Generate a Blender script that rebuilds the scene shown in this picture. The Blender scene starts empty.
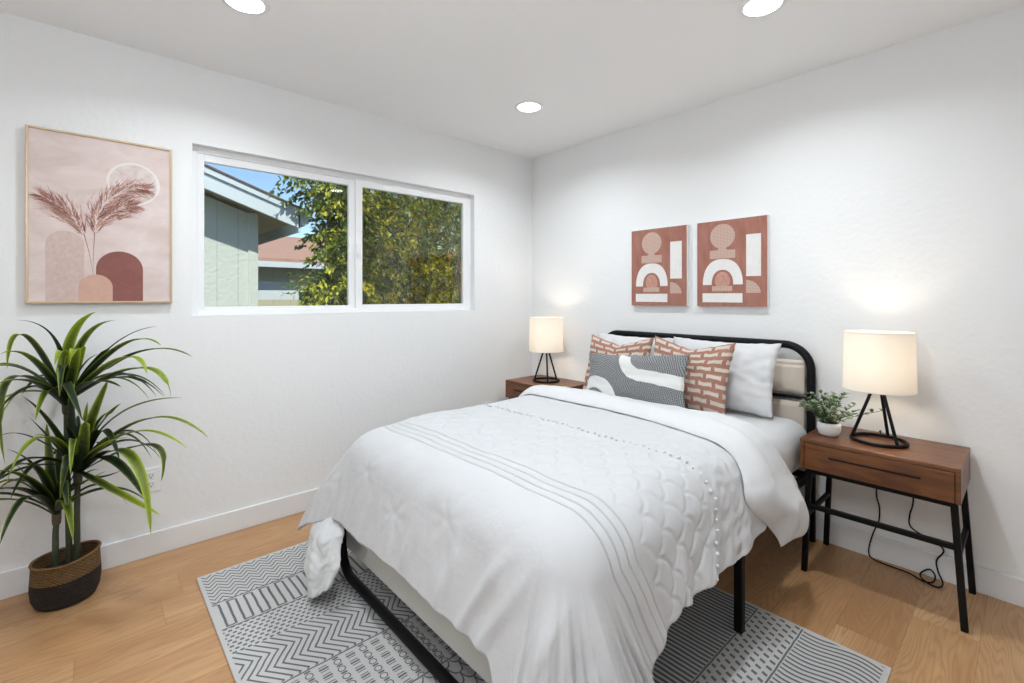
import bpy, bmesh, math, random
from mathutils import Vector, Matrix, noise
random.seed(7)
PI = math.pi
scene = bpy.context.scene
C = scene.collection

# ------------------------------------------------------------------ camera
TH = math.radians(48.0)
cam_data = bpy.data.cameras.new('camera')
cam = bpy.data.objects.new('camera', cam_data)
C.objects.link(cam)
cam.location = (2.8684, -2.8130, 1.2495)
cam.rotation_euler = (PI / 2, 0, TH)
cam_data.sensor_width = 36.0
cam_data.lens = 469.0 / 1024 * 36
cam_data.shift_y = -(341.5 - 298.0) / 1024
cam_data.clip_start = 0.05
cam_data.clip_end = 200
scene.camera = cam

# ------------------------------------------------------------------ colour management
scene.view_settings.view_transform = 'Standard'
scene.view_settings.look = 'None'
scene.view_settings.gamma = 1
scene.view_settings.exposure = 0.31
scene.view_settings.use_curve_mapping = False

# ------------------------------------------------------------------ sky
world = bpy.data.worlds.new('sky')
scene.world = world
world.use_nodes = True
wn = world.node_tree
wn.nodes.clear()
wo = wn.nodes.new('ShaderNodeOutputWorld')
wb = wn.nodes.new('ShaderNodeBackground')
ws = wn.nodes.new('ShaderNodeTexSky')
ws.sky_type = 'NISHITA'
ws.sun_disc = False
ws.sun_elevation = math.radians(52)
ws.sun_rotation = math.radians(100)
ws.air_density = 1.0
ws.dust_density = 0.3
ws.ozone_density = 4.0
wb.inputs['Strength'].default_value = 0.16
wn.links.new(ws.outputs[0], wb.inputs[0])
wn.links.new(wb.outputs[0], wo.inputs[0])

# sun shining on the yard, from behind this house
sd = bpy.data.lights.new('sun', 'SUN')
sd.energy = 5.2
sd.angle = math.radians(0.6)
sd.color = (1.0, 0.95, 0.85)
sun = bpy.data.objects.new('sun', sd)
C.objects.link(sun)
sun.rotation_euler = Vector((-0.62, 0.28, -0.74)).to_track_quat('-Z', 'Y').to_euler()

CAN_POWER = 7.2
FILL_GLOBE_STRENGTH = 50.0
CAN_COLOR = (0.88, 0.95, 1.0)
LAMP_POWER = 6.5

# ================================================================== node helpers
def new_mat(name):
    m = bpy.data.materials.new(name)
    m.use_nodes = True
    return m

class E:
    """a scalar expression made of Math nodes"""
    def __init__(s, nt, sock): s.nt = nt; s.s = sock
    def _op(s, op, *a, clamp=False):
        n = s.nt.nodes.new('ShaderNodeMath'); n.operation = op; n.use_clamp = clamp
        for i, v in enumerate((s,) + a):
            if isinstance(v, E): s.nt.links.new(v.s, n.inputs[i])
            else: n.inputs[i].default_value = float(v)
        return E(s.nt, n.outputs[0])
    def __add__(s, o): return s._op('ADD', o)
    __radd__ = __add__
    def __sub__(s, o): return s._op('SUBTRACT', o)
    def __rsub__(s, o): return (s * -1.0) + o
    def __mul__(s, o): return s._op('MULTIPLY', o)
    __rmul__ = __mul__
    def __truediv__(s, o): return s._op('DIVIDE', o)
    def lt(s, o): return s._op('LESS_THAN', o)
    def gt(s, o): return s._op('GREATER_THAN', o)
    def abs(s): return s._op('ABSOLUTE')
    def fract(s): return s._op('FRACT')
    def floor(s): return s._op('FLOOR')
    def sin(s): return s._op('SINE')
    def sqrt(s): return s._op('SQRT')
    def pow(s, o): return s._op('POWER', o)
    def min(s, o): return s._op('MINIMUM', o)
    def max(s, o): return s._op('MAXIMUM', o)
    def mod(s, o): return s._op('FLOORED_MODULO', o)
    def clamp(s): return s._op('ADD', 0.0, clamp=True)
    def tri(s): return ((s.fract() - 0.5).abs()) * 2.0          # 1..0..1
    def between(s, a, b): return s.gt(a) * s.lt(b)
    def ramp(s, a, b): return ((s - a) / (b - a)).clamp()        # linear 0..1

def coords(nt, kind='Object'):
    tc = nt.nodes.new('ShaderNodeTexCoord')
    sp = nt.nodes.new('ShaderNodeSeparateXYZ')
    nt.links.new(tc.outputs[kind], sp.inputs[0])
    return [E(nt, sp.outputs[i]) for i in range(3)], tc.outputs[kind]

def combine(nt, x, y, z):
    n = nt.nodes.new('ShaderNodeCombineXYZ')
    for i, v in enumerate((x, y, z)):
        if isinstance(v, E): nt.links.new(v.s, n.inputs[i])
        else: n.inputs[i].default_value = v
    return n.outputs[0]

def noise_tex(nt, vec, scale, detail=3, rough=0.55, dist=0.0):
    n = nt.nodes.new('ShaderNodeTexNoise')
    n.inputs['Scale'].default_value = scale
    n.inputs['Detail'].default_value = detail
    n.inputs['Roughness'].default_value = rough
    n.inputs['Distortion'].default_value = dist
    if vec is not None: nt.links.new(vec, n.inputs['Vector'])
    return E(nt, n.outputs['Fac'])

def mixc(nt, fac, a, b):
    n = nt.nodes.new('ShaderNodeMix'); n.data_type = 'RGBA'
    if isinstance(fac, E): nt.links.new(fac.s, n.inputs[0])
    else: n.inputs[0].default_value = fac
    for i, v in ((6, a), (7, b)):
        if isinstance(v, (tuple, list)): n.inputs[i].default_value = tuple(v[:3]) + (1,)
        else: nt.links.new(v, n.inputs[i])
    return n.outputs[2]

def bump(nt, h, dist, strength=1.0):
    b = nt.nodes.new('ShaderNodeBump')
    b.inputs['Distance'].default_value = dist
    b.inputs['Strength'].default_value = strength
    nt.links.new(h.s if isinstance(h, E) else h, b.inputs['Height'])
    nt.links.new(b.outputs[0], nt.nodes['Principled BSDF'].inputs['Normal'])

def setc(nt, c):
    nt.links.new(c, nt.nodes['Principled BSDF'].inputs['Base Color'])

def plain(name, col, rough=0.6, metal=0.0, nscale=40, nvar=0.06, bdist=0.0, spec=0.5):
    m = new_mat(name); nt = m.node_tree
    p = nt.nodes['Principled BSDF']
    p.inputs['Roughness'].default_value = rough
    p.inputs['Metallic'].default_value = metal
    p.inputs['Specular IOR Level'].default_value = spec
    (x, y, z), v = coords(nt)
    n = noise_tex(nt, v, nscale)
    setc(nt, mixc(nt, n, tuple(c * (1 - nvar) for c in col), tuple(min(1, c * (1 + nvar)) for c in col)))
    if bdist: bump(nt, n, bdist)
    return m

# ================================================================== mesh helpers
OFF = {}
def obj(name, bm, mat, parent=None, smooth=False, uv=None):
    me = bpy.data.meshes.new(name)
    off = OFF.get(parent.name, Vector()) if parent else Vector()
    if off.length: bmesh.ops.translate(bm, verts=bm.verts, vec=-off)
    bm.normal_update()
    bm.to_mesh(me); bm.free()
    for m in (mat if isinstance(mat, (list, tuple)) else [mat]): me.materials.append(m)
    if smooth:
        me.shade_smooth()
        if smooth != 'all':
            me.set_sharp_from_angle(angle=math.radians(38))
    o = bpy.data.objects.new(name, me); C.objects.link(o)
    if parent: o.parent = parent; OFF[o.name] = off
    return o

def solo(name, bm, mat, base, label, cat, group=None, smooth=False):
    """a thing that is one mesh, with its origin at base"""
    base = Vector(base)
    bmesh.ops.translate(bm, verts=bm.verts, vec=-base)
    o = obj(name, bm, mat, None, smooth)
    o.location = base; OFF[o.name] = base
    tag(o, label, cat, group)
    return o

def tag(o, label, cat, group=None):
    o['label'] = label; o['category'] = cat
    if group: o['group'] = group

def thing(name, loc, label, cat, group=None):
    o = bpy.data.objects.new(name, None); C.objects.link(o)
    o.location = loc; o.empty_display_size = 0.1
    OFF[o.name] = Vector(loc)
    tag(o, label, cat, group)
    return o

def struct(name, bm, mat, smooth=False):
    o = obj(name, bm, mat, None, smooth); o['kind'] = 'structure'; return o

def copy_tree(o, parent=None):
    c = o.copy(); C.objects.link(c)
    if parent: c.parent = parent
    for ch in list(o.children): copy_tree(ch, c)
    return c

def box(bm, x0, y0, z0, x1, y1, z1, bev=0.0, seg=2, mi=0):
    r = bmesh.ops.create_cube(bm, size=1)
    vs = r['verts']
    for v in vs:
        v.co = Vector(((x0 + x1) / 2 + v.co.x * (x1 - x0), (y0 + y1) / 2 + v.co.y * (y1 - y0), (z0 + z1) / 2 + v.co.z * (z1 - z0)))
    fs = list({f for v in vs for f in v.link_faces})
    for f in fs: f.material_index = mi
    if bev:
        es = list({e for v in vs for e in v.link_edges})
        bmesh.ops.bevel(bm, geom=es, offset=bev, segments=seg, affect='EDGES', profile=0.5)
    return bm

def sweep(bm, pts, r, n=12, closed=False, caps=True, mi=0, flat=None):
    """tube along a path; r number or list; flat=(a,b) squashes the section"""
    pts = [Vector(p) for p in pts]; N = len(pts)
    rs = r if isinstance(r, (list, tuple)) else [r] * N
    T = []
    for i in range(N):
        if closed: t = pts[(i + 1) % N] - pts[i - 1]
        else: t = pts[min(i + 1, N - 1)] - pts[max(i - 1, 0)]
        T.append(t.normalized())
    up = Vector((0, 0, 1)) if abs(T[0].z) < 0.9 else Vector((1, 0, 0))
    nrm = (up - T[0] * up.dot(T[0])).normalized()
    rings = []
    for i in range(N):
        nrm = (nrm - T[i] * nrm.dot(T[i])).normalized()
        b = T[i].cross(nrm)
        ring = []
        for k in range(n):
            a = 2 * PI * k / n + (PI / 4 if n == 4 else 0)
            ring.append(bm.verts.new(pts[i] + (nrm * math.cos(a) + b * math.sin(a)) * rs[i]))
        rings.append(ring)
    M = N if closed else N - 1
    for i in range(M):
        A, B = rings[i], rings[(i + 1) % N]
        for k in range(n):
            f = bm.faces.new((A[k], A[(k + 1) % n], B[(k + 1) % n], B[k])); f.material_index = mi
    if caps and not closed:
        bm.faces.new(list(reversed(rings[0]))).material_index = mi
        bm.faces.new(rings[-1]).material_index = mi
    return bm

def bar(bm, a, b, w, d=None, bev=0.002, mi=0):
    """rectangular bar from a to b, section w (across) by d"""
    a, b = Vector(a), Vector(b); d = d or w
    L = (b - a).length
    r = bmesh.ops.create_cube(bm, size=1); vs = r['verts']
    for v in vs: v.co = Vector((v.co.x * w, v.co.y * d, v.co.z * L))
    if bev:
        g = bmesh.ops.bevel(bm, geom=list({e for v in vs for e in v.link_edges}), offset=bev, segments=1, affect='EDGES')
        vs = list({v for f in g['faces'] for v in f.verts} | {v for v in vs if v.is_valid})
    t = (b - a).normalized()
    if abs(t.z) > 0.7: x = Vector((1, 0, 0)); x = (x - t * x.dot(t)).normalized()
    else: x = t.cross(Vector((0, 0, 1))).normalized()
    y = t.cross(x)
    M = Matrix((x, y, t)).transposed().to_4x4(); M.translation = (a + b) / 2
    bmesh.ops.transform(bm, matrix=M, verts=vs)
    return bm

def lathe(bm, prof, c, n=32, sx=1.0, sy=1.0, mi=0, cap_bottom=False, cap_top=False):
    rings = []
    for r, z in prof:
        rings.append([bm.verts.new((c[0] + r * sx * math.cos(2 * PI * k / n), c[1] + r * sy * math.sin(2 * PI * k / n), c[2] + z)) for k in range(n)])
    for A, B in zip(rings, rings[1:]):
        for k in range(n):
            f = bm.faces.new((A[k], A[(k + 1) % n], B[(k + 1) % n], B[k])); f.material_index = mi
    if cap_bottom: bm.faces.new(list(reversed(rings[0])))
    if cap_top: bm.faces.new(rings[-1])
    return rings

def arc_pts(c, r, a0, a1, n, plane='xz'):
    out = []
    for i in range(n + 1):
        a = a0 + (a1 - a0) * i / n
        if plane == 'xz': out.append(Vector((c[0] + r * math.cos(a), c[1], c[2] + r * math.sin(a))))
        else: out.append(Vector((c[0] + r * math.cos(a), c[1] + r * math.sin(a), c[2])))
    return out

def smooth_path(ctrl, n=10, closed=False):
    P = [Vector(p) for p in ctrl]; N = len(P); out = []
    rng = N if closed else N - 1
    for i in range(rng):
        p0 = P[i - 1] if (closed or i > 0) else P[0] * 2 - P[1]
        p1 = P[i]; p2 = P[(i + 1) % N]
        p3 = P[(i + 2) % N] if (closed or i + 2 < N) else P[-1] * 2 - P[-2]
        for k in range(n):
            t = k / n
            out.append(0.5 * ((2 * p1) + (p2 - p0) * t + (2 * p0 - 5 * p1 + 4 * p2 - p3) * t * t + (3 * p1 - p0 - 3 * p2 + p3) * t ** 3))
    if not closed: out.append(P[-1])
    return out

def grid(bm, nu, nv, fn, uvfn=None, mi=0):
    """fn(u,v) with u,v in 0..1"""
    V = [[bm.verts.new(fn(i / nu, j / nv)) for j in range(nv + 1)] for i in range(nu + 1)]
    uvl = bm.loops.layers.uv.verify() if uvfn else None
    for i in range(nu):
        for j in range(nv):
            idx = ((i, j), (i + 1, j), (i + 1, j + 1), (i, j + 1))
            f = bm.faces.new([V[a][b] for a, b in idx]); f.material_index = mi
            if uvfn:
                for lp, (a, b) in zip(f.loops, idx): lp[uvl].uv = uvfn(a / nu, b / nv)
    return V

def sstep(a, b, x):
    t = min(1, max(0, (x - a) / (b - a))); return t * t * (3 - 2 * t)
def nz(x, y, z=0.0): return noise.noise(Vector((x, y, z)))

# ================================================================== materials
def wall_mat(name, col, bs=0.0015):
    m = new_mat(name); nt = m.node_tree
    p = nt.nodes['Principled BSDF']; p.inputs['Roughness'].default_value = 0.75; p.inputs['Specular IOR Level'].default_value = 0.25
    (x, y, z), v = coords(nt)
    n = noise_tex(nt, v, 38, 3, 0.5); n2 = noise_tex(nt, v, 9, 3, 0.6)
    setc(nt, mixc(nt, n, tuple(c * 0.985 for c in col), col))
    bump(nt, n + n2 * 0.9, bs)
    return m
M_WALL = wall_mat('wall paint', (0.845, 0.855, 0.86), 0.0014)
M_CEIL = wall_mat('ceiling paint', (0.925, 0.935, 0.94), 0.0008)
M_TRIM = plain('white trim paint', (0.80, 0.81, 0.82), 0.4, nvar=0.01)
M_VINYL = plain('white vinyl', (0.86, 0.87, 0.88), 0.35, nvar=0.01)
M_BLACK = plain('black powder coated steel', (0.006, 0.006, 0.0065), 0.5, 0.0, nvar=0.15, spec=0.16)

def floor_mat():
    m = new_mat('oak planks'); nt = m.node_tree
    p = nt.nodes['Principled BSDF']; p.inputs['Roughness'].default_value = 0.38
    (x, y, z), v = coords(nt)
    W, Lp = 0.19, 1.9
    c = ((x - 0.08) / W); ci = c.floor(); cf = c.fract()
    sh = ((ci * 12.9898).sin() * 437.585).fract()
    r = (y + 20.0) / Lp + sh; ri = r.floor(); rf = r.fract()
    h = ((ci * 12.9898 + ri * 78.233).sin() * 4375.85).fract()
    h2 = ((ci * 39.34 + ri * 11.135).sin() * 2731.1).fract()
    # cathedral grain: long ellipses from stretched coordinates, a different cut for every plank
    gv = combine(nt, (cf - 0.5) * 0.26 + h * 7.3, y * 0.15 + h2 * 5.0, h * 3.0)
    warp = noise_tex(nt, gv, 6.0, 2, 0.5)
    rings = ((warp * 24.0 + (cf - 0.5) * 2.2).fract() - 0.5).abs() * 2.0
    rings = rings.pow(2.2)
    fv = combine(nt, x * 1.0, y * 0.03, h * 2.0)
    fine = noise_tex(nt, fv, 170, 3, 0.7)
    bigv = combine(nt, x + h * 9.0, y * 0.18, 0.0)
    big = noise_tex(nt, bigv, 5, 2, 0.5)
    base = mixc(nt, h, (0.53, 0.30, 0.14), (0.66, 0.42, 0.22))
    base = mixc(nt, big.ramp(0.3, 0.75), base, (0.43, 0.225, 0.10))
    base = mixc(nt, rings * 0.62, base, (0.36, 0.18, 0.075))
    base = mixc(nt, (fine.ramp(0.42, 0.72)) * 0.32, base, (0.33, 0.165, 0.07))
    seam = cf.lt(0.011).max((rf * (Lp / W)).lt(0.010))
    base = mixc(nt, seam * 0.45, base, (0.16, 0.085, 0.04))
    setc(nt, base)
    nt.links.new((fine * 0.16 + 0.30).s, p.inputs['Roughness'])
    bump(nt, (1.0 - seam) + fine * 0.12, 0.0012, 0.6)
    return m
M_FLOOR = floor_mat()

def walnut_mat():
    m = new_mat('walnut'); nt = m.node_tree
    p = nt.nodes['Principled BSDF']; p.inputs['Roughness'].default_value = 0.36
    (x, y, z), v = coords(nt)
    gv = combine(nt, x * 0.12, y, z)
    w = noise_tex(nt, gv, 9.0, 3, 0.6, 0.4)
    rings = ((w * 9.0).fract() - 0.5).abs() * 2.0
    fine = noise_tex(nt, combine(nt, x * 0.05, y, z), 160, 3, 0.6)
    c = mixc(nt, w.ramp(0.3, 0.7), (0.26, 0.095, 0.032), (0.10, 0.036, 0.012))
    c = mixc(nt, rings.pow(2.0) * 0.6, c, (0.07, 0.025, 0.011))
    c = mixc(nt, fine.ramp(0.45, 0.7) * 0.35, c, (0.06, 0.022, 0.010))
    setc(nt, c); bump(nt, fine, 0.0003)
    return m
M_WALNUT = walnut_mat()

# ---- fabrics
def fabric(name, col, sc=420, bd=0.0006, rough=0.9, var=0.05, uv=False):
    m = new_mat(name); nt = m.node_tree
    p = nt.nodes['Principled BSDF']; p.inputs['Roughness'].default_value = rough
    p.inputs['Specular IOR Level'].default_value = 0.15
    p.inputs['Sheen Weight'].default_value = 0.15
    (x, y, z), v = coords(nt)
    n = noise_tex(nt, v, sc, 2, 0.6)
    n2 = noise_tex(nt, v, 14, 3, 0.6)
    setc(nt, mixc(nt, n * 0.6 + n2 * 0.4, tuple(c * (1 - var) for c in col), col))
    bump(nt, n + n2 * 3.0, bd)
    return m
M_COTTON = fabric('white cotton', (0.67, 0.675, 0.685), 500, 0.0006)
M_SHEET = fabric('white sheet', (0.62, 0.62, 0.63), 500, 0.0006)
M_BEIGE = fabric('beige upholstery', (0.66, 0.585, 0.505), 600, 0.0004)
M_GREYUP = fabric('pale grey upholstery', (0.62, 0.62, 0.58), 600, 0.0004)

def comforter_mat():
    m = fabric('white quilted comforter', (0.58, 0.587, 0.60), 500, 0.0005)
    nt = m.node_tree
    (u, w, _), uvv = coords(nt, 'UV')
    # pleated lines running across the bed
    pl = None
    for k in range(4):
        q = ((w + (1.715 + 0.034 * k)).abs() / 0.0055)
        q = 1.0 - q.min(1.0)
        pl = q if pl is None else pl.max(q)
    fine = noise_tex(nt, uvv, 480, 2, 0.6)
    wr = noise_tex(nt, uvv, 7, 4, 0.6)
    n = fine * 0.10 + wr * 1.2 - pl * 1.0
    for l in list(nt.links):
        if l.to_node == nt.nodes['Principled BSDF'] and l.to_socket.name == 'Normal': nt.links.remove(l)
    bump(nt, n, 0.006, 0.8)
    return m
M_COMF = comforter_mat()

def brick_pillow_mat():
    m = new_mat('terracotta fabric with cream dashes'); nt = m.node_tree
    p = nt.nodes['Principled BSDF']; p.inputs['Roughness'].default_value = 0.95; p.inputs['Specular IOR Level'].default_value = 0.1
    (u, v, _), uv = coords(nt, 'UV')
    nn = noise_tex(nt, uv, 26, 3, 0.6) * 0.5 + 0.25
    fine = noise_tex(nt, uv, 190, 2, 0.6)
    rows = 9.0
    vv = v * rows + (nn - 0.5) * 0.16
    ri = vv.floor(); rf = (vv.fract() - 0.5).abs()
    sh = (ri * 0.5).fract() + ((ri * 7.77).sin()) * 0.12
    uu = u * 5.2 + sh + (nn - 0.5) * 0.10
    cf = (uu.fract() - 0.5).abs()
    # dumb-bell ended dashes
    hgt = 0.235 + cf.gt(0.33) * 0.055 + (fine - 0.5) * 0.12
    dash = rf.lt(hgt) * cf.lt(0.40)
    edge = dash * (1.0 - rf.lt(0.10))
    thread = ((uu * 9.0).fract() - 0.5).abs() * 2.0
    rib = ((v * 150.0).fract() - 0.5).abs() * 2.0
    base = mixc(nt, rib * 0.4 + fine * 0.4, (0.34, 0.165, 0.115), (0.47, 0.265, 0.20))
    cream = mixc(nt, fine.ramp(0.3, 0.7), (0.74, 0.69, 0.63), (0.62, 0.52, 0.45))
    cream = mixc(nt, edge * thread * 0.35, cream, (0.52, 0.33, 0.26))
    setc(nt, mixc(nt, dash, base, cream))
    bump(nt, dash * (0.8 + fine * 0.6) + rib * 0.15, 0.004)
    return m
M_BRICKP = brick_pillow_mat()

def lumbar_mat():
    m = new_mat('grey braided fabric with white tufted arcs'); nt = m.node_tree
    p = nt.nodes['Principled BSDF']; p.inputs['Roughness'].default_value = 0.95; p.inputs['Specular IOR Level'].default_value = 0.1
    (u, v, _), uv = coords(nt, 'UV')
    X = u * 0.62; Y = v * 0.30
    nn = noise_tex(nt, uv, 5, 2, 0.5)
    fine = noise_tex(nt, combine(nt, X, Y, 0.0), 320, 2, 0.6)
    # arc in the lower left corner
    d1 = ((X - 0.075).pow(2.0) + (Y + 0.01).pow(2.0)).sqrt()
    arc = d1.between(0.095, 0.165)
    # swoosh: a wide band from the right edge that turns up towards the top
    cx, cy, R = 0.385, 0.292, 0.120
    d2 = ((X - cx).pow(2.0) + (Y - cy).pow(2.0)).sqrt()
    ring = d2.between(R - 0.036, R + 0.036) * (X.lt(cx + 0.01)) * (Y + X * 0.25).lt(0.358)
    band = ((Y - (0.172 - (X - cx) * 0.14)).abs().lt(0.036)) * X.gt(cx - 0.012)
    white = arc.max(ring).max(band)
    # braid: rows of slanted stitches curving round the arcs
    row = (d1 * 95.0 + nn * 3.0)
    rf = (row.fract() - 0.5).abs() * 2.0
    slant = ((((X - Y) * 80.0) + (row.floor() * 0.5).fract() + row.fract() * 0.9 * ((row.floor() * 0.5).fract() * 4.0 - 1.0)).fract() - 0.5).abs() * 2.0
    g = (slant * 0.55 + rf * 0.60 + (fine - 0.5) * 0.5 - 0.1).clamp()
    grey = mixc(nt, g, (0.07, 0.072, 0.078), (0.50, 0.505, 0.51))
    wh = mixc(nt, fine, (0.66, 0.655, 0.64), (0.82, 0.815, 0.80))
    setc(nt, mixc(nt, white, grey, wh))
    bump(nt, white * 1.6 + g * (1.0 - white) * 0.8 + fine * 0.6, 0.005)
    return m
M_LUMBAR = lumbar_mat()

def rug_mat():
    m = new_mat('grey and ivory patterned rug'); nt = m.node_tree
    p = nt.nodes['Principled BSDF']; p.inputs['Roughness'].default_value = 0.95; p.inputs['Specular IOR Level'].default_value = 0.1
    (x, y, z), v = coords(nt)      # object origin is the world origin
    wob = noise_tex(nt, v, 16, 2, 0.5) - 0.5
    X = x + wob * 0.006; Y = y + wob * 0.006
    fine = noise_tex(nt, v, 520, 2, 0.7)
    def band(a, b): return x.between(a, b)
    def stripe(e, w): return e.fract().lt(w)
    pats = []
    # fine zigzags that run along the short edge
    pats.append((0.39, 0.645, stripe((X + (Y / 0.060).tri() * 0.036) / 0.028, 0.31)))
    # fingers
    fr = (Y / 0.030).fract(); fi = ((Y / 0.030).floor() * 0.5).fract()
    pats.append((0.645, 0.845, (fr.lt(0.29)) * X.between(0.662, 0.832) + X.between(0.656, 0.664) * fi.lt(0.25) * 1.0 + X.between(0.826, 0.834) * fi.gt(0.25)))
    # dots on a skewed lattice
    dx = (X / 0.019); dr = (dx.floor() * 0.5).fract()
    pats.append((0.845, 1.005, (dx.fract() - 0.5).abs().lt(0.26) * ((Y / 0.024 + dr).fract() - 0.5).abs().lt(0.27)))
    # big chevrons
    pats.append((1.005, 1.245, stripe((Y + ((X - 1.005) / 0.155).tri() * 0.060) / 0.0270, 0.31)))
    # rows of rings and bars
    rowf = (Y / 0.046).fract(); cy = ((X - 1.26) / 0.040).fract()
    rr = (((rowf - 0.5) * 0.046).pow(2.0) + ((cy - 0.5) * 0.040).pow(2.0)).sqrt()
    rowi = ((Y / 0.046).floor() * 0.5).fract().gt(0.25)
    rings = rr.between(0.0095, 0.0135) + ((cy.lt(0.10) + cy.gt(0.90)) * (rowf - 0.5).abs().lt(0.22))
    bars = (cy - 0.5).abs().lt(0.10) * (rowf - 0.5).abs().lt(0.34) + ((cy - 0.5).abs() - 0.28).abs().lt(0.05) * (rowf - 0.5).abs().lt(0.3)
    pats.append((1.255, 1.52, rings * (1.0 - rowi) + bars * rowi))
    # scales
    sx = (X / 0.042); si = (sx.floor() * 0.5).fract()
    sy = (Y / 0.050 + si).fract() - 0.5
    rad = ((sx.fract()).pow(2.0) * 0.85 + (sy * 1.9).pow(2.0)).sqrt()
    pats.append((1.53, 1.80, rad.between(0.84, 1.0)))
    # close stripes
    pats.append((1.81, 2.128, stripe(Y / 0.0205, 0.55)))
    # staggered dashes
    ex = (X / 0.026); ei = (ex.floor() * 0.5).fract()
    pats.append((2.140, 2.286, (ex.fract() - 0.5).abs().lt(0.36) * ((Y / 0.036 + ei + ex.fract() * 0.25).fract() - 0.5).abs().lt(0.17)))
    # wavy stripes
    pats.append((2.298, 2.535, stripe((Y + ((X - 2.27) * 24.0).sin() * 0.015) / 0.0225, 0.40)))
    tot = None
    for a, b, e in pats:
        t = band(a, b) * e.clamp()
        tot = t if tot is None else tot + t
    for a in (0.648, 0.842, 1.250, 1.525, 1.805, 2.133, 2.292):
        tot = tot + (X - a).abs().lt(0.0032)
    inside = y.between(-2.447, -0.828) * x.between(0.40, 2.54)
    tot = (tot * inside).clamp()
    base = mixc(nt, fine, (0.47, 0.465, 0.455), (0.70, 0.695, 0.685))
    dark = mixc(nt, fine, (0.075, 0.077, 0.085), (0.19, 0.195, 0.205))
    setc(nt, mixc(nt, tot * 0.93, base, dark))
    bump(nt, fine * 0.8 - tot * 1.0, 0.003)
    return m
M_RUG = rug_mat()

def glass_mat():
    m = new_mat('clear window glass'); nt = m.node_tree
    nt.nodes.remove(nt.nodes['Principled BSDF'])
    out = nt.nodes['Material Output']
    tr = nt.nodes.new('ShaderNodeBsdfTransparent'); tr.inputs[0].default_value = (0.95, 0.97, 0.96, 1)
    gl = nt.nodes.new('ShaderNodeBsdfGlossy'); gl.inputs['Roughness'].default_value = 0.01
    fr = nt.nodes.new('ShaderNodeFresnel'); fr.inputs[0].default_value = 1.45
    mx = nt.nodes.new('ShaderNodeMixShader')
    nt.links.new(fr.outputs[0], mx.inputs[0]); nt.links.new(tr.outputs[0], mx.inputs[1]); nt.links.new(gl.outputs[0], mx.inputs[2])
    nt.links.new(mx.outputs[0], out.inputs[0])
    return m
M_GLASS = glass_mat()
def screen_mat():
    m = new_mat('bronze insect mesh'); nt = m.node_tree
    nt.nodes.remove(nt.nodes['Principled BSDF'])
    out = nt.nodes['Material Output']
    tr = nt.nodes.new('ShaderNodeBsdfTransparent'); tr.inputs[0].default_value = (1.0, 0.94, 0.74, 1)
    df = nt.nodes.new('ShaderNodeBsdfDiffuse'); df.inputs[0].default_value = (0.10, 0.07, 0.03, 1)
    mx = nt.nodes.new('ShaderNodeMixShader'); mx.inputs[0].default_value = 0.13
    nt.links.new(tr.outputs[0], mx.inputs[1]); nt.links.new(df.outputs[0], mx.inputs[2])
    nt.links.new(mx.outputs[0], out.inputs[0])
    return m
M_SCREEN = screen_mat()

def emit_mat(name, col, st):
    m = new_mat(name); nt = m.node_tree
    p = nt.nodes['Principled BSDF']
    p.inputs['Emission Color'].default_value = tuple(col) + (1,)
    p.inputs['Emission Strength'].default_value = st
    return m
M_LENS = emit_mat('glowing downlight lens', (1.0, 0.98, 0.95), 12)
M_FILL_GLOBE = emit_mat('glowing opal fill globe', (0.93, 0.965, 1.0), FILL_GLOBE_STRENGTH)
M_BULB = emit_mat('glowing bulb', (1.0, 0.80, 0.55), 25)

def shade_mat():
    m = new_mat('linen lamp shade'); nt = m.node_tree
    p = nt.nodes['Principled BSDF']; out = nt.nodes['Material Output']
    p.inputs['Roughness'].default_value = 0.9; p.inputs['Specular IOR Level'].default_value = 0.1
    (x, y, z), v = coords(nt)
    n = noise_tex(nt, combine(nt, x * 0.3, y * 0.3, z * 4.0), 220, 2, 0.6)
    c = mixc(nt, n, (0.84, 0.815, 0.77), (0.90, 0.88, 0.85))
    setc(nt, c)
    tl = nt.nodes.new('ShaderNodeBsdfTranslucent'); nt.links.new(c, tl.inputs[0])
    mx = nt.nodes.new('ShaderNodeMixShader'); mx.inputs[0].default_value = 0.42
    nt.links.new(p.outputs[0], mx.inputs[1]); nt.links.new(tl.outputs[0], mx.inputs[2]); nt.links.new(mx.outputs[0], out.inputs[0])
    return m
M_SHADE = shade_mat()

def leaf_mat(name, dark, lime, am_w=0.8, trans=0.25):
    """colour from an attribute stored per leaf (x = how lime the leaf is, y = along, z = across)"""
    m = new_mat(name); nt = m.node_tree
    p = nt.nodes['Principled BSDF']; out = nt.nodes['Material Output']
    p.inputs['Roughness'].default_value = 0.42
    at = nt.nodes.new('ShaderNodeAttribute'); at.attribute_name = 'leaf'
    sp = nt.nodes.new('ShaderNodeSeparateXYZ'); nt.links.new(at.outputs['Vector'], sp.inputs[0])
    am, al, ac = [E(nt, sp.outputs[i]) for i in range(3)]
    (x, y, z), v = coords(nt)
    n = noise_tex(nt, v, 60, 2, 0.6)
    f = (am * am_w + (al - 0.5) * 1.1 * (am + 0.15) + (ac.pow(3.0)) * 0.85 * (al * 0.8 + am) - 0.30 + (n - 0.5) * 0.35).clamp()
    c = mixc(nt, f, dark, lime)
    setc(nt, c)
    tl = nt.nodes.new('ShaderNodeBsdfTranslucent'); nt.links.new(c, tl.inputs[0])
    mx = nt.nodes.new('ShaderNodeMixShader'); mx.inputs[0].default_value = trans
    nt.links.new(p.outputs[0], mx.inputs[1]); nt.links.new(tl.outputs[0], mx.inputs[2]); nt.links.new(mx.outputs[0], out.inputs[0])
    return m
M_DRAC = leaf_mat('dracaena leaf', (0.010, 0.026, 0.010), (0.36, 0.48, 0.03), 0.72)
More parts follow.
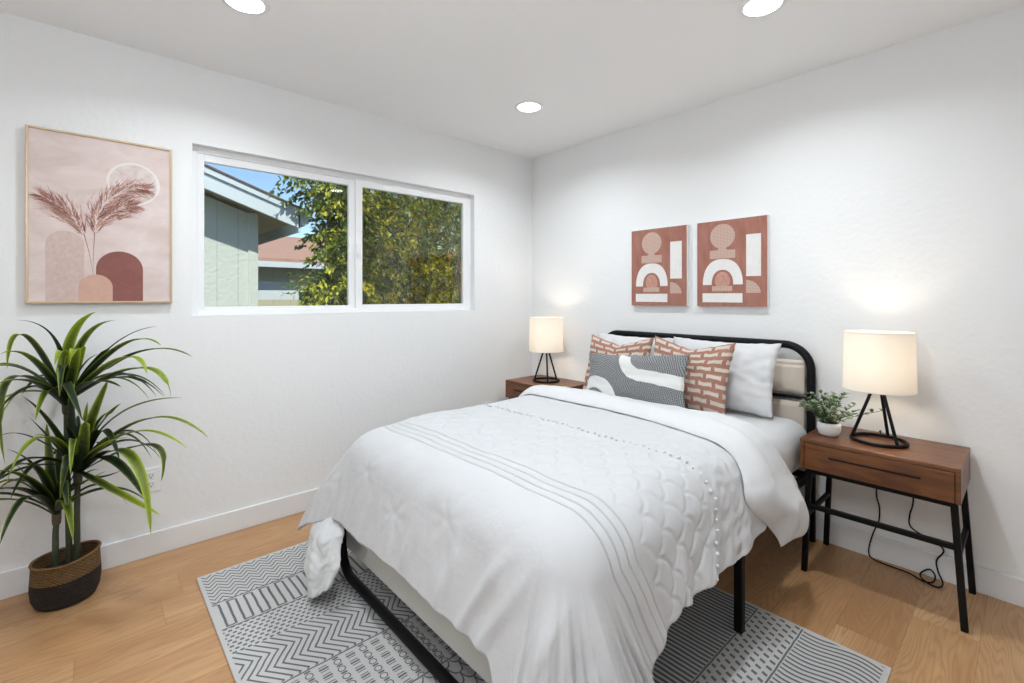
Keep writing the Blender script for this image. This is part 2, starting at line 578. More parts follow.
M_TREE = leaf_mat('tree leaf', (0.07, 0.14, 0.015), (0.72, 0.70, 0.08), 1.1, trans=0.4)
M_HERB = leaf_mat('small plant leaf', (0.10, 0.17, 0.085), (0.45, 0.52, 0.33), 1.0, trans=0.15)
M_STEM = plain('dark green stem', (0.035, 0.045, 0.02), 0.6, nscale=90, nvar=0.4, bdist=0.002)
M_NODE = plain('brown stem collar', (0.085, 0.07, 0.045), 0.8, nscale=90, nvar=0.3, bdist=0.002)
M_MOSS = plain('dark bark mulch', (0.035, 0.025, 0.018), 0.95, nscale=60, nvar=0.7, bdist=0.02)
M_BARK = plain('brown bark', (0.10, 0.055, 0.03), 0.9, nscale=30, nvar=0.4, bdist=0.01)

def wicker_mat(name, c0, c1, sc):
    m = new_mat(name); nt = m.node_tree
    p = nt.nodes['Principled BSDF']; p.inputs['Roughness'].default_value = 0.75
    (u, v, _), uv = coords(nt, 'UV')
    n = noise_tex(nt, uv, 30, 3, 0.6)
    row = v * sc; rf = 1.0 - (row.fract() - 0.5).abs() * 2.0
    st = ((u * 46.0 + (row.floor() * 0.5).fract() * 1.0).fract() - 0.5).abs() * 2.0
    g = (rf * 0.9 + st * 0.55 + (n - 0.5) * 1.1 - 0.35).clamp()
    setc(nt, mixc(nt, g, c0, c1)); bump(nt, g, 0.012)
    return m
M_WICK_T = wicker_mat('tan seagrass weave', (0.09, 0.038, 0.012), (0.50, 0.29, 0.10), 30)
M_WICK_D = wicker_mat('dark brown weave', (0.004, 0.003, 0.002), (0.050, 0.028, 0.020), 24)

M_GOLD = plain('pale gold frame', (0.55, 0.42, 0.27), 0.35, 0.35, nvar=0.05)
def canvas_mat(name, c0, c1, sc=8, stretch=(1, 1, 1), weave=True):
    m = new_mat(name); nt = m.node_tree
    p = nt.nodes['Principled BSDF']; p.inputs['Roughness'].default_value = 0.85; p.inputs['Specular IOR Level'].default_value = 0.2
    (x, y, z), v = coords(nt)
    vv = combine(nt, x * stretch[0], y * stretch[1], z * stretch[2])
    n = noise_tex(nt, vv, sc, 5, 0.6, 0.6)
    f = noise_tex(nt, v, 400, 2, 0.6)
    c = mixc(nt, n.ramp(0.3, 0.7), c0, c1)
    c = mixc(nt, f * 0.15, c, (0.2, 0.15, 0.12))
    setc(nt, c)
    return m
M_PINK = canvas_mat('blush brushed paper', (0.66, 0.53, 0.50), (0.80, 0.70, 0.675), 5, (1, 1, 2.2))
M_PINK2 = canvas_mat('blush grained print', (0.58, 0.43, 0.385), (0.68, 0.54, 0.50), 60)
M_PEACH = canvas_mat('peach print', (0.62, 0.38, 0.30), (0.66, 0.42, 0.34), 30)
M_MAROON = canvas_mat('dusty maroon print', (0.245, 0.095, 0.085), (0.30, 0.12, 0.105), 20)
M_MOON = canvas_mat('pale moon print', (0.82, 0.78, 0.75), (0.60, 0.45, 0.42), 14)
M_MOONR = canvas_mat('white moon rim print', (0.84, 0.80, 0.78), (0.80, 0.74, 0.72), 14)
M_PLUME = canvas_mat('dried plume print', (0.48, 0.22, 0.17), (0.66, 0.38, 0.31), 60)
M_TERRA = canvas_mat('terracotta print', (0.33, 0.135, 0.10), (0.42, 0.20, 0.155), 16, (2.2, 1, 0.5))
M_CREAM = canvas_mat('white print', (0.80, 0.79, 0.77), (0.86, 0.85, 0.84), 30)
def hatch_mat():
    m = new_mat('hatched beige print'); nt = m.node_tree
    p = nt.nodes['Principled BSDF']; p.inputs['Roughness'].default_value = 0.85
    (x, y, z), v = coords(nt)
    g = ((x / 0.0085).fract().lt(0.30)).max((z / 0.0085).fract().lt(0.30))
    setc(nt, mixc(nt, g * 0.65, (0.60, 0.46, 0.39), (0.40, 0.20, 0.15)))
    return m
M_HATCH = hatch_mat()
M_CANVASIDE = plain('white canvas edge', (0.78, 0.77, 0.76), 0.8)
M_CERAMIC = plain('white speckled ceramic', (0.74, 0.74, 0.73), 0.5, nscale=240, nvar=0.06)
M_SLOT = plain('dark outlet slot', (0.03, 0.03, 0.03), 0.6)

# outdoors
def stucco(name, c, groove=0.0):
    m = new_mat(name); nt = m.node_tree
    p = nt.nodes['Principled BSDF']; p.inputs['Roughness'].default_value = 0.9
    (x, y, z), v = coords(nt)
    n = noise_tex(nt, v, 20, 4, 0.6)
    col = mixc(nt, n, tuple(k * 0.92 for k in c), c)
    if groove: col = mixc(nt, (y / groove).fract().lt(0.04) * 0.35, col, (0.1, 0.1, 0.09))
    setc(nt, col); bump(nt, n, 0.01)
    return m
M_SIDING = stucco('grey green siding', (0.49, 0.53, 0.49), 0.2)
M_SIDING2 = stucco('beige green siding', (0.42, 0.41, 0.29), 0.3)
M_FASCIA = plain('pale blue white fascia', (0.50, 0.56, 0.60), 0.6, nvar=0.03)
M_SOFFIT = plain('tan wooden soffit', (0.62, 0.45, 0.26), 0.8, nscale=12, nvar=0.2)
M_ROOF = plain('brown shingles', (0.12, 0.085, 0.07), 0.95, nscale=25, nvar=0.5, bdist=0.01)
M_ROOFR = plain('faded red roof tiles', (0.34, 0.20, 0.15), 0.9, nscale=14, nvar=0.3, bdist=0.02)
M_EARTH = plain('dry lawn', (0.10, 0.12, 0.04), 0.95, nscale=20, nvar=0.5)

# ================================================================== the room
RX, RY, RZ = 3.6, -3.8, 2.44
b = bmesh.new(); box(b, -0.15, RY - 0.15, -0.12, RX + 0.15, 0.15, 0.0); struct('floor', b, M_FLOOR)
b = bmesh.new(); box(b, -0.15, RY - 0.15, RZ, RX + 0.15, 0.15, RZ + 0.15); struct('ceiling', b, M_CEIL)
WY0, WY1, WZ0, WZ1 = -2.424, -0.620, 1.155, 2.040
b = bmesh.new()
box(b, -0.15, RY - 0.15, 0, 0, WY0, RZ); box(b, -0.15, WY1, 0, 0, 0.15, RZ)
box(b, -0.15, WY0, 0, 0, WY1, WZ0); box(b, -0.15, WY0, WZ1, 0, WY1, RZ)
struct('wall_left', b, M_WALL)
b = bmesh.new(); box(b, 0, 0, 0, RX, 0.15, RZ); struct('wall_back', b, M_WALL)
b = bmesh.new(); box(b, RX, RY - 0.15, 0, RX + 0.15, 0.15, RZ); struct('wall_right', b, M_WALL)
b = bmesh.new(); box(b, 0, RY - 0.15, 0, RX, RY, RZ); struct('wall_front', b, M_WALL)
def baseboard(name, x0, y0, x1, y1):
    b = bmesh.new(); box(b, x0, y0, 0, x1, y1, 0.112, 0.003); struct(name, b, M_TRIM)
baseboard('baseboard_left', 0, RY, 0.014, 0)
baseboard('baseboard_back', 0.014, -0.014, RX, 0)
baseboard('baseboard_right', RX - 0.014, RY, RX, -0.014)

# ---- window: outer frame, one fixed pane (left) and one sliding sash (right) with an insect mesh behind
def frame_rect(bm, x0, x1, ya, yb, za, zb, w, bev=0.003, wt=None, wbm=None):
    wt = wt or w; wbm = wbm or w
    box(bm, x0, ya, za, x1, ya + w, zb, bev); box(bm, x0, yb - w, za, x1, yb, zb, bev)
    box(bm, x0, ya + w - 0.001, zb - wt, x1, yb - w + 0.001, zb, bev); box(bm, x0, ya + w - 0.001, za, x1, yb - w + 0.001, za + wbm, bev)
win = bpy.data.objects.new('window_1', None); C.objects.link(win); win['kind'] = 'structure'
win.location = (-0.08, (WY0 + WY1) / 2, WZ0); OFF[win.name] = Vector(win.location)
b = bmesh.new(); frame_rect(b, -0.135, -0.048, WY0, WY1, WZ0, WZ1, 0.030)
box(b, -0.13, -1.548, WZ0 + 0.02, -0.062, -1.526, WZ1 - 0.02, 0.002)
obj('window_frame', b, M_VINYL, win)
b = bmesh.new(); frame_rect(b, -0.088, -0.058, WY0 + 0.025, -1.545, WZ0 + 0.022, WZ1 - 0.025, 0.036, 0.003, 0.045, 0.026)
s1 = obj('fixed_sash', b, M_VINYL, win)
b = bmesh.new(); box(b, -0.076, WY0 + 0.05, WZ0 + 0.04, -0.072, -1.575, WZ1 - 0.06); obj('pane', b, M_GLASS, s1)
b = bmesh.new(); frame_rect(b, -0.082, -0.050, -1.540, WY1 - 0.022, WZ0 + 0.018, WZ1 - 0.022, 0.046, 0.003, 0.046, 0.034)
s2 = obj('sliding_sash', b, M_VINYL, win)
b = bmesh.new(); box(b, -0.072, -1.50, WZ0 + 0.04, -0.068, WY1 - 0.06, WZ1 - 0.06); obj('pane', b, M_GLASS, s2)
b = bmesh.new(); box(b, -0.0500, -1.535, 1.515, -0.036, -1.518, 1.600, 0.004); box(b, -0.040, -1.540, 1.530, -0.030, -1.524, 1.566, 0.003)
obj('latch', b, M_VINYL, s2)
b = bmesh.new(); box(b, -0.1262, -1.50, WZ0 + 0.03, -0.1258, WY1 - 0.03, WZ1 - 0.03)
obj('insect_screen', b, M_SCREEN, win)

# ---- downlights
def downlight(x, y, label):
    t = thing('recessed_light', (x, y, RZ), label, 'ceiling light', 'round recessed lights in the ceiling')
    b = bmesh.new(); lathe(b, [(0.068, -0.0005), (0.070, -0.007), (0.086, -0.004), (0.092, 0.0)], (x, y, RZ), 40)
    obj('trim_ring', b, M_VINYL, t, True)
    b = bmesh.new(); lathe(b, [(0.069, -0.0045)], (x, y, RZ), 40, cap_bottom=True)
    obj('lens', b, M_LENS, t)
    l = bpy.data.lights.new('downlight', 'AREA'); l.shape = 'DISK'; l.size = 0.13; l.energy = CAN_POWER; l.color = CAN_COLOR; l.spread = math.radians(150)
    o = bpy.data.objects.new('downlight', l); C.objects.link(o); o.location = (0, 0, -0.010); o.parent = t
    return t
downlight(0.752, -2.350, 'recessed ceiling light above the wide window, cut off by the top edge')
downlight(2.135, -0.785, 'recessed ceiling light over the right nightstand side, cut off by the top edge')
downlight(0.772, -0.784, 'small recessed ceiling light near the corner where the two walls meet')
downlight(2.135, -2.350, 'recessed ceiling light above the spot where the photographer stands, out of frame')

# ---- globe pendant added behind the camera, unseen, to fill the room with light
GX, GY = 2.25, -2.95
gl_ = thing('fill_pendant', (GX, GY, RZ), 'white opal globe pendant added as an unseen fill light behind the camera', 'ceiling light')
b = bmesh.new(); lathe(b, [(0.001, -0.022), (0.050, -0.020), (0.062, -0.004), (0.062, 0.0)], (GX, GY, RZ), 32)
lathe(b, [(0.010, -0.02), (0.006, -0.405), (0.035, -0.410), (0.038, -0.435)], (GX, GY, RZ), 24)
obj('canopy', b, M_VINYL, gl_, True)
b = bmesh.new(); bmesh.ops.create_uvsphere(b, u_segments=32, v_segments=20, radius=0.10, matrix=Matrix.Translation((GX, GY, RZ - 0.505)))
obj('globe', b, M_FILL_GLOBE, gl_, 'all')

# ---- outlets
def outlet(y, z, label):
    t = thing('wall_outlet', (0, y, z), label, 'outlet', 'white electrical outlets on the window wall')
    b = bmesh.new(); box(b, 0, y - 0.043, z - 0.059, 0.006, y + 0.043, z + 0.059, 0.003); obj('cover_plate', b, M_VINYL, t)
    for dz in (-0.021, 0.021):
        b = bmesh.new(); box(b, 0.0045, y - 0.017, z + dz - 0.0165, 0.0085, y + 0.017, z + dz + 0.0165, 0.003)
        r = obj('receptacle', b, M_TRIM, t)
        b = bmesh.new()
        box(b, 0.0075, y - 0.008, z + dz - 0.004, 0.0090, y - 0.0062, z + dz + 0.007)
        box(b, 0.0075, y + 0.0055, z + dz - 0.003, 0.0090, y + 0.0072, z + dz + 0.006)
        lathe(b, [(0.0026, 0), (0.0026, 0.004)], (0.0082, y, z + dz - 0.012), 10, cap_bottom=True, cap_top=True)
        obj('slots', b, M_SLOT, r)
    return t
outlet(-2.592, 0.367, 'white double wall outlet right of the potted plant')
outlet(-0.505, 0.375, 'white wall outlet just showing over the far left edge of the bed')

# ================================================================== rug
b = bmesh.new()
box(b, 0.385, -2.462, 0.0, 2.552, -0.812, 0.008, 0.003)
rug = obj('rug', b, M_RUG); tag(rug, 'rectangular grey and ivory rug with bands of zigzags, dots and dashes under the bed', 'rug')

# ================================================================== bed
BX0, BX1, BYF, BYH = 0.785, 2.117, -1.965, -0.052
bed = thing('bed', (1.451, -1.0, 0), 'black tubular metal bed frame with beige padded headboard panels', 'bed')
# headboard arch
R = 0.125; r = 0.0205; top = 1.003
FX0, FX1 = BX0, BX1; BX0, BX1 = 0.792, 2.104
path = [(BX0, BYH, 0.002), (BX0, BYH, 0.4), (BX0, BYH, top - R)] + arc_pts((BX0 + R, BYH, top - R), R, PI, PI / 2, 10)[1:] \
    + [(1.45, BYH, top)] + arc_pts((BX1 - R, BYH, top - R), R, PI / 2, 0, 10) + [(BX1, BYH, 0.4), (BX1, BYH, 0.002)]
b = bmesh.new(); sweep(b, path, r, 16); obj('headboard_frame', b, M_BLACK, bed, 'all')
def cushion_panel(z0, z1, seams):
    b = bmesh.new()
    def f(u, v, s):
        x = BX0 + 0.030 + u * (BX1 - BX0 - 0.060); z = z0 + v * (z1 - z0)
        e = min(1, min(u, 1 - u) * 28, min(v, 1 - v) * (z1 - z0) * 45)
        e = max(0, e) ** 0.5
        d = 0.024 * e
        for q in seams: d -= 0.008 * math.exp(-((z - q) / 0.006) ** 2)
        return Vector((x, BYH + s * max(d, 0.002), z))
    grid(b, 60, 30, lambda u, v: f(u, v, -1)); grid(b, 60, 30, lambda u, v: f(1 - u, v, 1))
    bmesh.ops.remove_doubles(b, verts=b.verts, dist=0.0001)
    return obj('headboard_panel', b, M_BEIGE, bed, 'all')
cushion_panel(0.748, 0.925, [0.90]); cushion_panel(0.47, 0.706, [])
for z in (0.727, 0.44):
    b = bmesh.new(); sweep(b, [(BX0, BYH, z), (BX1, BYH, z)], 0.009, 10); obj('headboard_crossbar', b, M_BLACK, bed, True)
BX0, BX1 = FX0, FX1
# foot: one tube that comes down, turns and runs along the floor
Rf = 0.10; zf = 0.0285
path = [(BX0, BYF, 0.37), (BX0, BYF, zf + Rf)] + arc_pts((BX0 + Rf, BYF, zf + Rf), Rf, PI, 1.5 * PI, 8)[1:] \
    + [(1.45, BYF, zf)] + arc_pts((BX1 - Rf, BYF, zf + Rf), Rf, 1.5 * PI, 2 * PI, 8) + [(BX1, BYF, 0.37)]
b = bmesh.new(); sweep(b, path, 0.0195, 16); obj('foot_frame', b, M_BLACK, bed, 'all')
for x in (BX0, BX1):
    b = bmesh.new(); bar(b, (x, BYF, 0.365), (x, BYH, 0.365), 0.03, 0.035); obj('side_rail', b, M_BLACK, bed)
for x in (0.765, 2.137):
    b = bmesh.new(); bar(b, (x, -1.015, 0.0085), (x, -1.015, 0.35), 0.031, 0.031, 0.003); obj('leg', b, M_BLACK, bed)
b = bmesh.new(); box(b, BX0 + 0.02, BYF + 0.005, 0.130, BX1 - 0.02, BYF + 0.050, 0.37, 0.012, 3)
obj('foot_panel', b, M_GREYUP, bed, True)
for k in range(9):
    y = -1.85 + k * 0.21; b = bmesh.new(); box(b, BX0 + 0.01, y, 0.352, BX1 - 0.01, y + 0.06, 0.368, 0.002); obj('slat', b, M_BLACK, bed)

# mattress under a white sheet
def rbox(bm, x0, y0, z0, x1, y1, z1, rad, seg=5):
    return box(bm, x0, y0, z0, x1, y1, z1, rad, seg)
b = bmesh.new(); rbox(b, 0.775, -1.93, 0.383, 2.127, -0.085, 0.636, 0.10, 8)
solo('mattress', b, M_SHEET, (1.45, -1.0, 0.383), 'mattress in a white fitted sheet, bare beside the right pillow', 'mattress', smooth='all')

# ---- comforter: a map from cloth coordinates (metres) to space
Z0, CR = 0.672, 0.160
CX0, CX1, CY0 = 0.765 + CR - 0.02, 2.137 - CR + 0.02, -1.985 + CR
ARC = CR * PI / 2
def folds(X, Y, N, d):
    """ripples that open out towards the hem"""
    s = X * abs(N[1]) + Y * abs(N[0])
    k = sstep(0.0, 0.30, d)
    a = 0.010 * math.sin(s * 19 + 1.3 * math.sin(s * 5.1) + 0.7) + 0.006 * math.sin(s * 43 + 2 * math.sin(s * 7.0) + 1)
    return a * k * (1.0 if N[0] > 0.5 else 0.22)
def cmap(X, Y, h=0.0):
    qx = min(max(X, CX0), CX1); qy = max(Y, CY0)
    dx, dy = X - qx, Y - qy
    d = math.hypot(dx, dy)
    # gentle crown and softness of the top
    u = (X - 1.45) / 0.7
    z0 = Z0 + 0.012 * (1 - min(1, u * u)) + 0.008 * nz(X * 3.1, Y * 3.1, 1.7) - 0.02 * sstep(-1.55, -2.0, Y)
    if d < 1e-6:
        return Vector((X, Y, z0 + h))
    N = (dx / d, dy / d)
    corner = 4 * (N[0] * N[1]) ** 2
    bul = 0.030 * sstep(0.04, ARC + 0.12, d) * sstep(0.1, 0.7, -N[0]) + 0.035 * sstep(0.1, 0.5, d) * corner * (N[0] > 0)
    h += bul
    al = math.radians(13 + (13 if N[0] < 0 else 9) * corner)
    AE = PI / 2 - al; ARCe = CR * AE
    if d < ARCe:
        a = d / CR
        nrm = Vector((N[0] * math.sin(a), N[1] * math.sin(a), math.cos(a)))
        p = Vector((qx, qy, z0 - CR)) + nrm * (CR + h)
    else:
        e = d - ARCe
        out = CR * math.sin(AE) + e * math.sin(al) + folds(X, Y, N, e) + (0.018 if N[0] > 0 else 0.0) * corner * math.sin(5 * math.atan2(N[1], N[0]) * 2 + 0.6) * sstep(0, 0.2, e)
        z = z0 - CR * (1 - math.cos(AE)) - e * math.cos(al) + h * math.sin(al)
        if N[0] < 0.2: out += 0.040 * sstep(-0.05, 0.34, e) * (0.4 + 0.6 * corner)
        p = Vector((qx + N[0] * (out + h), qy + N[1] * (out + h), z))
        # side panels are pulled along the bed, as the pleats and the tuft row show
        if N[0] > 0.5:
            g = -0.55 + 0.95 * sstep(-1.25, -1.75, Y); g *= N[0] ** 4
            p.y += g * e * (1 - sstep(-1.0, -0.8, Y) * 0.6)
        zmin = 0.022
        if p.z < zmin:
            k = zmin - p.z; p.z = zmin + 0.004 * math.sin(k * 50); p.x += N[0] * k * 0.7; p.y += N[1] * k * 0.7
    return p
def relief(X, Y):
    """stitched scallops, tufts and creases, as height on the cloth"""
    h = 0.0
    # scalloped quilting between the tuft row and the pleats, and loose crinkles beyond the row
    if -1.70 < Y < -1.27:
        m = sstep(-1.70, -1.665, Y) * sstep(-1.27, -1.30, Y)
        row = (Y + 1.70) / 0.062; ri = math.floor(row); rf = row - ri
        cx = (X / 0.115 + 0.5 * (ri % 2)) % 1.0 - 0.5
        rad = math.hypot(cx * 2, rf)
        g = abs(rad - 0.93)
        pf = min(1.0, g / 0.16); h += m * (0.0050 * pf - 0.0025)
        h += m * 0.0035 * nz(X * 14, Y * 14, 3)
    elif -1.27 <= Y < -0.8:
        k = 0.5 + sstep(1.8, 2.15, X); h += k * (0.0050 * abs(nz(X * 15, Y * 15, 8)) + 0.0035 * nz(X * 32, Y * 32, 2))
    h += (0.0050 * nz(X * 20 + Y * 3, Y * 5, 6) + 0.0022 * nz(X * 46, Y * 9, 9)) * sstep(-1.93, -2.15, Y)
    # tufts in the plain field at the foot, each pulling small creases
    for tx, ty in TUFTS:
        ddx, ddy = X - tx, Y - ty; q = math.hypot(ddx, ddy)
        if q < 0.22:
            an = math.atan2(ddy, ddx)
            h -= 0.006 * math.exp(-(q / 0.018) ** 2)
            h += 0.0011 * math.sin(an * 7 + tx * 9 + nz(tx, an)) * math.exp(-((q - 0.06) / 0.045) ** 2)
    for (ax, ay, bx, by, w, hh) in CREASES:
        vx, vy = bx - ax, by - ay; L2 = vx * vx + vy * vy
        t = ((X - ax) * vx + (Y - ay) * vy) / L2
        tc = min(1, max(0, t)); q = math.hypot(X - ax - vx * tc, Y - ay - vy * tc)
        if q < 3 * w: h += hh * math.exp(-(q / w) ** 2) * math.sin(PI * min(1, max(0.02, tc * 0.9 + 0.08)))
    return h
TUFTS = [(1.06, -2.03), (1.63, -2.03), (1.33, -2.11), (0.74, -2.10)]
CREASES = [(1.78, -2.28, 1.93, -2.00, 0.020, 0.016), (1.86, -2.30, 2.02, -2.02, 0.018, 0.014), (1.66, -2.28, 1.72, -2.08, 0.022, 0.010),
           (2.12, -2.32, 2.16, -2.02, 0.03, 0.014), (2.28, -2.20, 2.14, -1.98, 0.025, 0.012), (1.16, -2.26, 1.13, -2.06, 0.03, 0.008),
           (1.46, -2.27, 1.48, -2.06, 0.025, 0.007), (0.90, -2.26, 0.84, -2.02, 0.03, 0.008)]
YT = -0.62                   # head edge of the flat part, under the turned-back band
def ext_right(Y): return CX1 + 0.410 + 0.19 * sstep(-1.42, -1.95, Y) - 0.02 * sstep(-1.0, -0.8, Y)
def ext_left(Y): return CX0 - 0.384
def ext_foot(X): return CY0 - 0.443 - 0.30 * sstep(1.90, 2.10, X)
NU, NV = 330, 250
b = bmesh.new()
def cuv(u, v):
    Xr = 0.4 + 2.0 * u; Yr = -2.2 + 1.6 * v
    X = ext_left(0) + u * (ext_right(ext_foot(1.4) + v * (YT - ext_foot(1.4))) - ext_left(0))
    f0 = ext_foot(X); Y = f0 + v * (YT - f0)
    return X, Y
def cpos(u, v):
    X, Y = cuv(u, v)
    return cmap(X, Y, relief(X, Y) + 0.004 * nz(X * 9, Y * 9))
grid(b, NU, NV, cpos, cuv)
comf = solo('comforter', b, M_COMF, (1.45, -1.3, 0.64), 'white comforter with pleated lines, scalloped quilting and a row of tufts spread over the bed', 'comforter', smooth='all')
sm = comf.modifiers.new('thickness', 'SOLIDIFY'); sm.thickness = 0.014; sm.offset = -1
# row of small pompoms
b = bmesh.new(); bmesh.ops.create_icosphere(b, subdivisions=2, radius=0.0062); pom = None
for k in range(66):
    X = 0.50 + k * 0.0292; Y = -1.245 + 0.006 * math.sin(k * 2.3)
    p = cmap(X, Y, 0.004)
    if pom is None:
        pom = obj('pompom', b, M_COTTON, None, 'all'); q = pom
    else:
        q = pom.copy(); C.objects.link(q)
    q.parent = comf; q.location = p - OFF[comf.name]; s_ = 0.95 + 0.2 * math.sin(k * 5.1); q.scale = (s_, s_, s_)
# turned-back band at the head end
def band_edge(s):                      # fold edge (towards the foot) as a function of cloth X
    return -0.88 - 0.11 * sstep(1.55, 2.15, s) - 0.05 * sstep(2.10, 2.26, s) + 0.27 * sstep(2.20, 2.48, s)
def band_head(s): return -0.595 - 0.010 * math.sin(s * 6) - 0.05 * sstep(1.85, 2.05, s) + 0.19 * sstep(2.15, 2.42, s)
XB0, XB1 = CX0 - 0.39, CX1 + 0.482
def bpos(u, v):
    X = XB0 + u * (XB1 - XB0); a, c = band_edge(X), band_head(X)
    Y = a + v * (c - a)
    t = v * abs(c - a)
    th = 0.027 * math.sqrt(max(0.0, 1 - (1 - min(1, t / 0.08)) ** 2))
    th *= 1 - 0.45 * sstep(0.7, 1.0, v); th += 0.022 * math.exp(-((t - 0.09) / 0.07) ** 2)
    th += 0.045 * sstep(2.12, 2.35, X) * math.sin(PI * min(1, v * 1.1))
    endt = min(1, (1 - u) * 14, u * 14); th *= math.sqrt(max(0.0, endt))
    n = 0.010 * nz(X * 5, Y * 5, 5) + 0.004 * nz(X * 16, Y * 12, 2)
    return cmap(X, Y, 0.002 + th + n * min(1, t / 0.05))
b = bmesh.new(); grid(b, 220, 50, bpos)
def bpos2(u, v):
    X = XB0 + u * (XB1 - XB0); a, c = band_edge(X), band_head(X)
    return cmap(X, a + v * (c - a), 0.002)
V2 = grid(b, 220, 50, bpos2)
bmesh.ops.remove_doubles(b, verts=b.verts, dist=0.0006)
bmesh.ops.recalc_face_normals(b, faces=b.faces)
obj('turned_back_band', b, M_COTTON, comf, 'all')
# corner of the comforter that hangs to the floor at the foot, rumpled
b = bmesh.new()
def tpos(u, v):
    # u around the hanging corner, v downwards
    an = PI * (0.75 + 1.25 * u)
    ztop, zbot = 0.33, 0.022 + 0.055 * (1 + 0.67 * math.cos(an) + 0.74 * math.sin(an))
    z = ztop + (zbot - ztop) * v
    c0 = Vector((0.815 + 0.10 * v ** 0.7, -1.995 - 0.095 * v ** 0.7, 0))
    rr = (0.098 - 0.022 * v ** 3) * (0.45 + 0.55 * sstep(0, 0.30, v)) + 0.011 * math.sin(an * 5 + v * 2.5) * (0.3 + v) + 0.020 * nz(math.cos(an) * 2.2, math.sin(an) * 2.2, v * 3.5) + 0.010 * abs(nz(an * 3, v * 9, 4))
    return Vector((c0.x + rr * math.cos(an) * 1.1, c0.y + rr * math.sin(an) * 0.85, z + 0.006 * math.sin(u * 22)))
grid(b, 70, 60, tpos)
tl = obj('hanging_corner', b, M_COTTON, comf, 'all')
sm = tl.modifiers.new('thickness', 'SOLIDIFY'); sm.thickness = 0.010; sm.offset = 1

# ================================================================== pillows
def pillow(name, w, h, t, mat, bottom, lean, yaw, roll, label, group, seed, pinch=0.07, crumple=0.010, dip=0.0, extra=None):
    """bottom = centre of the lower edge; lean back by lean (rad)"""
    b = bmesh.new(); n = 56
    def prof(u, v): return max(0.0, (1 - u ** 2 * abs(u) ** 0.6) * (1 - v ** 2 * abs(v) ** 0.6)) ** 0.52
    def f(uu, vv, s):
        u = uu * 2 - 1; v = vv * 2 - 1
        x = w / 2 * u * (1 - pinch * (1 - v * v)); z = h / 2 * v * (1 - pinch * (1 - u * u))
        if v > 0: z -= dip * v * (1 - abs(u)) ** 1.0
        y = s * t / 2 * prof(u, v)
        k = prof(u, v)
        cr = crumple * (nz(u * 2.2 + seed, v * 2.2, s) + 0.5 * nz(u * 5 + seed, v * 5, s * 2))
        y += cr * min(1, k * 2)
        x += 0.004 * nz(v * 8, seed, 1) ; z += 0.004 * nz(u * 8, seed, 7)
        return Vector((x, y, z + h / 2))
    grid(b, n, n, lambda u, v: f(u, v, -1), lambda u, v: (u, v))
    grid(b, n, n, lambda u, v: f(1 - u, v, 1), lambda u, v: (1 - u, v))
    bmesh.ops.remove_doubles(b, verts=b.verts, dist=0.0006)
    if extra: extra(b)
    M = Matrix.Rotation(yaw, 4, 'Z') @ Matrix.Rotation(-lean, 4, 'X') @ Matrix.Rotation(roll, 4, 'Y')
    bmesh.ops.transform(b, matrix=M, verts=b.verts)
    o = obj(name, b, mat, None, 'all'); o.location = bottom
    tag(o, label, 'pillow', group)
    return o
PZ = 0.655
pillow('bed_pillow', 0.60, 0.385, 0.13, M_COTTON, (1.705, -0.285, PZ - 0.008), 0.30, 0.0, 0.0, 'white bed pillow at the right end of the headboard, mostly uncovered', 'white bed pillows', 3.1, crumple=0.012)
pillow('bed_pillow', 0.58, 0.375, 0.13, M_COTTON, (1.130, -0.285, PZ - 0.005), 0.30, 0.0, 0.0, 'white bed pillow behind the left terracotta pillow, only its top showing', 'white bed pillows', 8.4, crumple=0.012)
pillow('throw_pillow', 0.47, 0.385, 0.11, M_BRICKP, (1.125, -0.415, PZ - 0.012), 0.30, 0.0, -0.02, 'left terracotta throw pillow with cream dashes, half behind the grey lumbar pillow', 'terracotta throw pillows with cream dashes', 1.7, dip=0.05)
pillow('throw_pillow', 0.47, 0.40, 0.11, M_BRICKP, (1.605, -0.455, PZ - 0.012), 0.30, 0.0, 0.02, 'right terracotta throw pillow with cream dashes, leaning on the white pillow', 'terracotta throw pillows with cream dashes', 5.2, dip=0.05)
pillow('lumbar_pillow', 0.655, 0.295, 0.10, M_LUMBAR, (1.375, -0.590, PZ - 0.004), 0.30, 0.0, -0.075, 'long grey braided lumbar pillow with white tufted arcs in front of the others', None, 9.3, crumple=0.006)

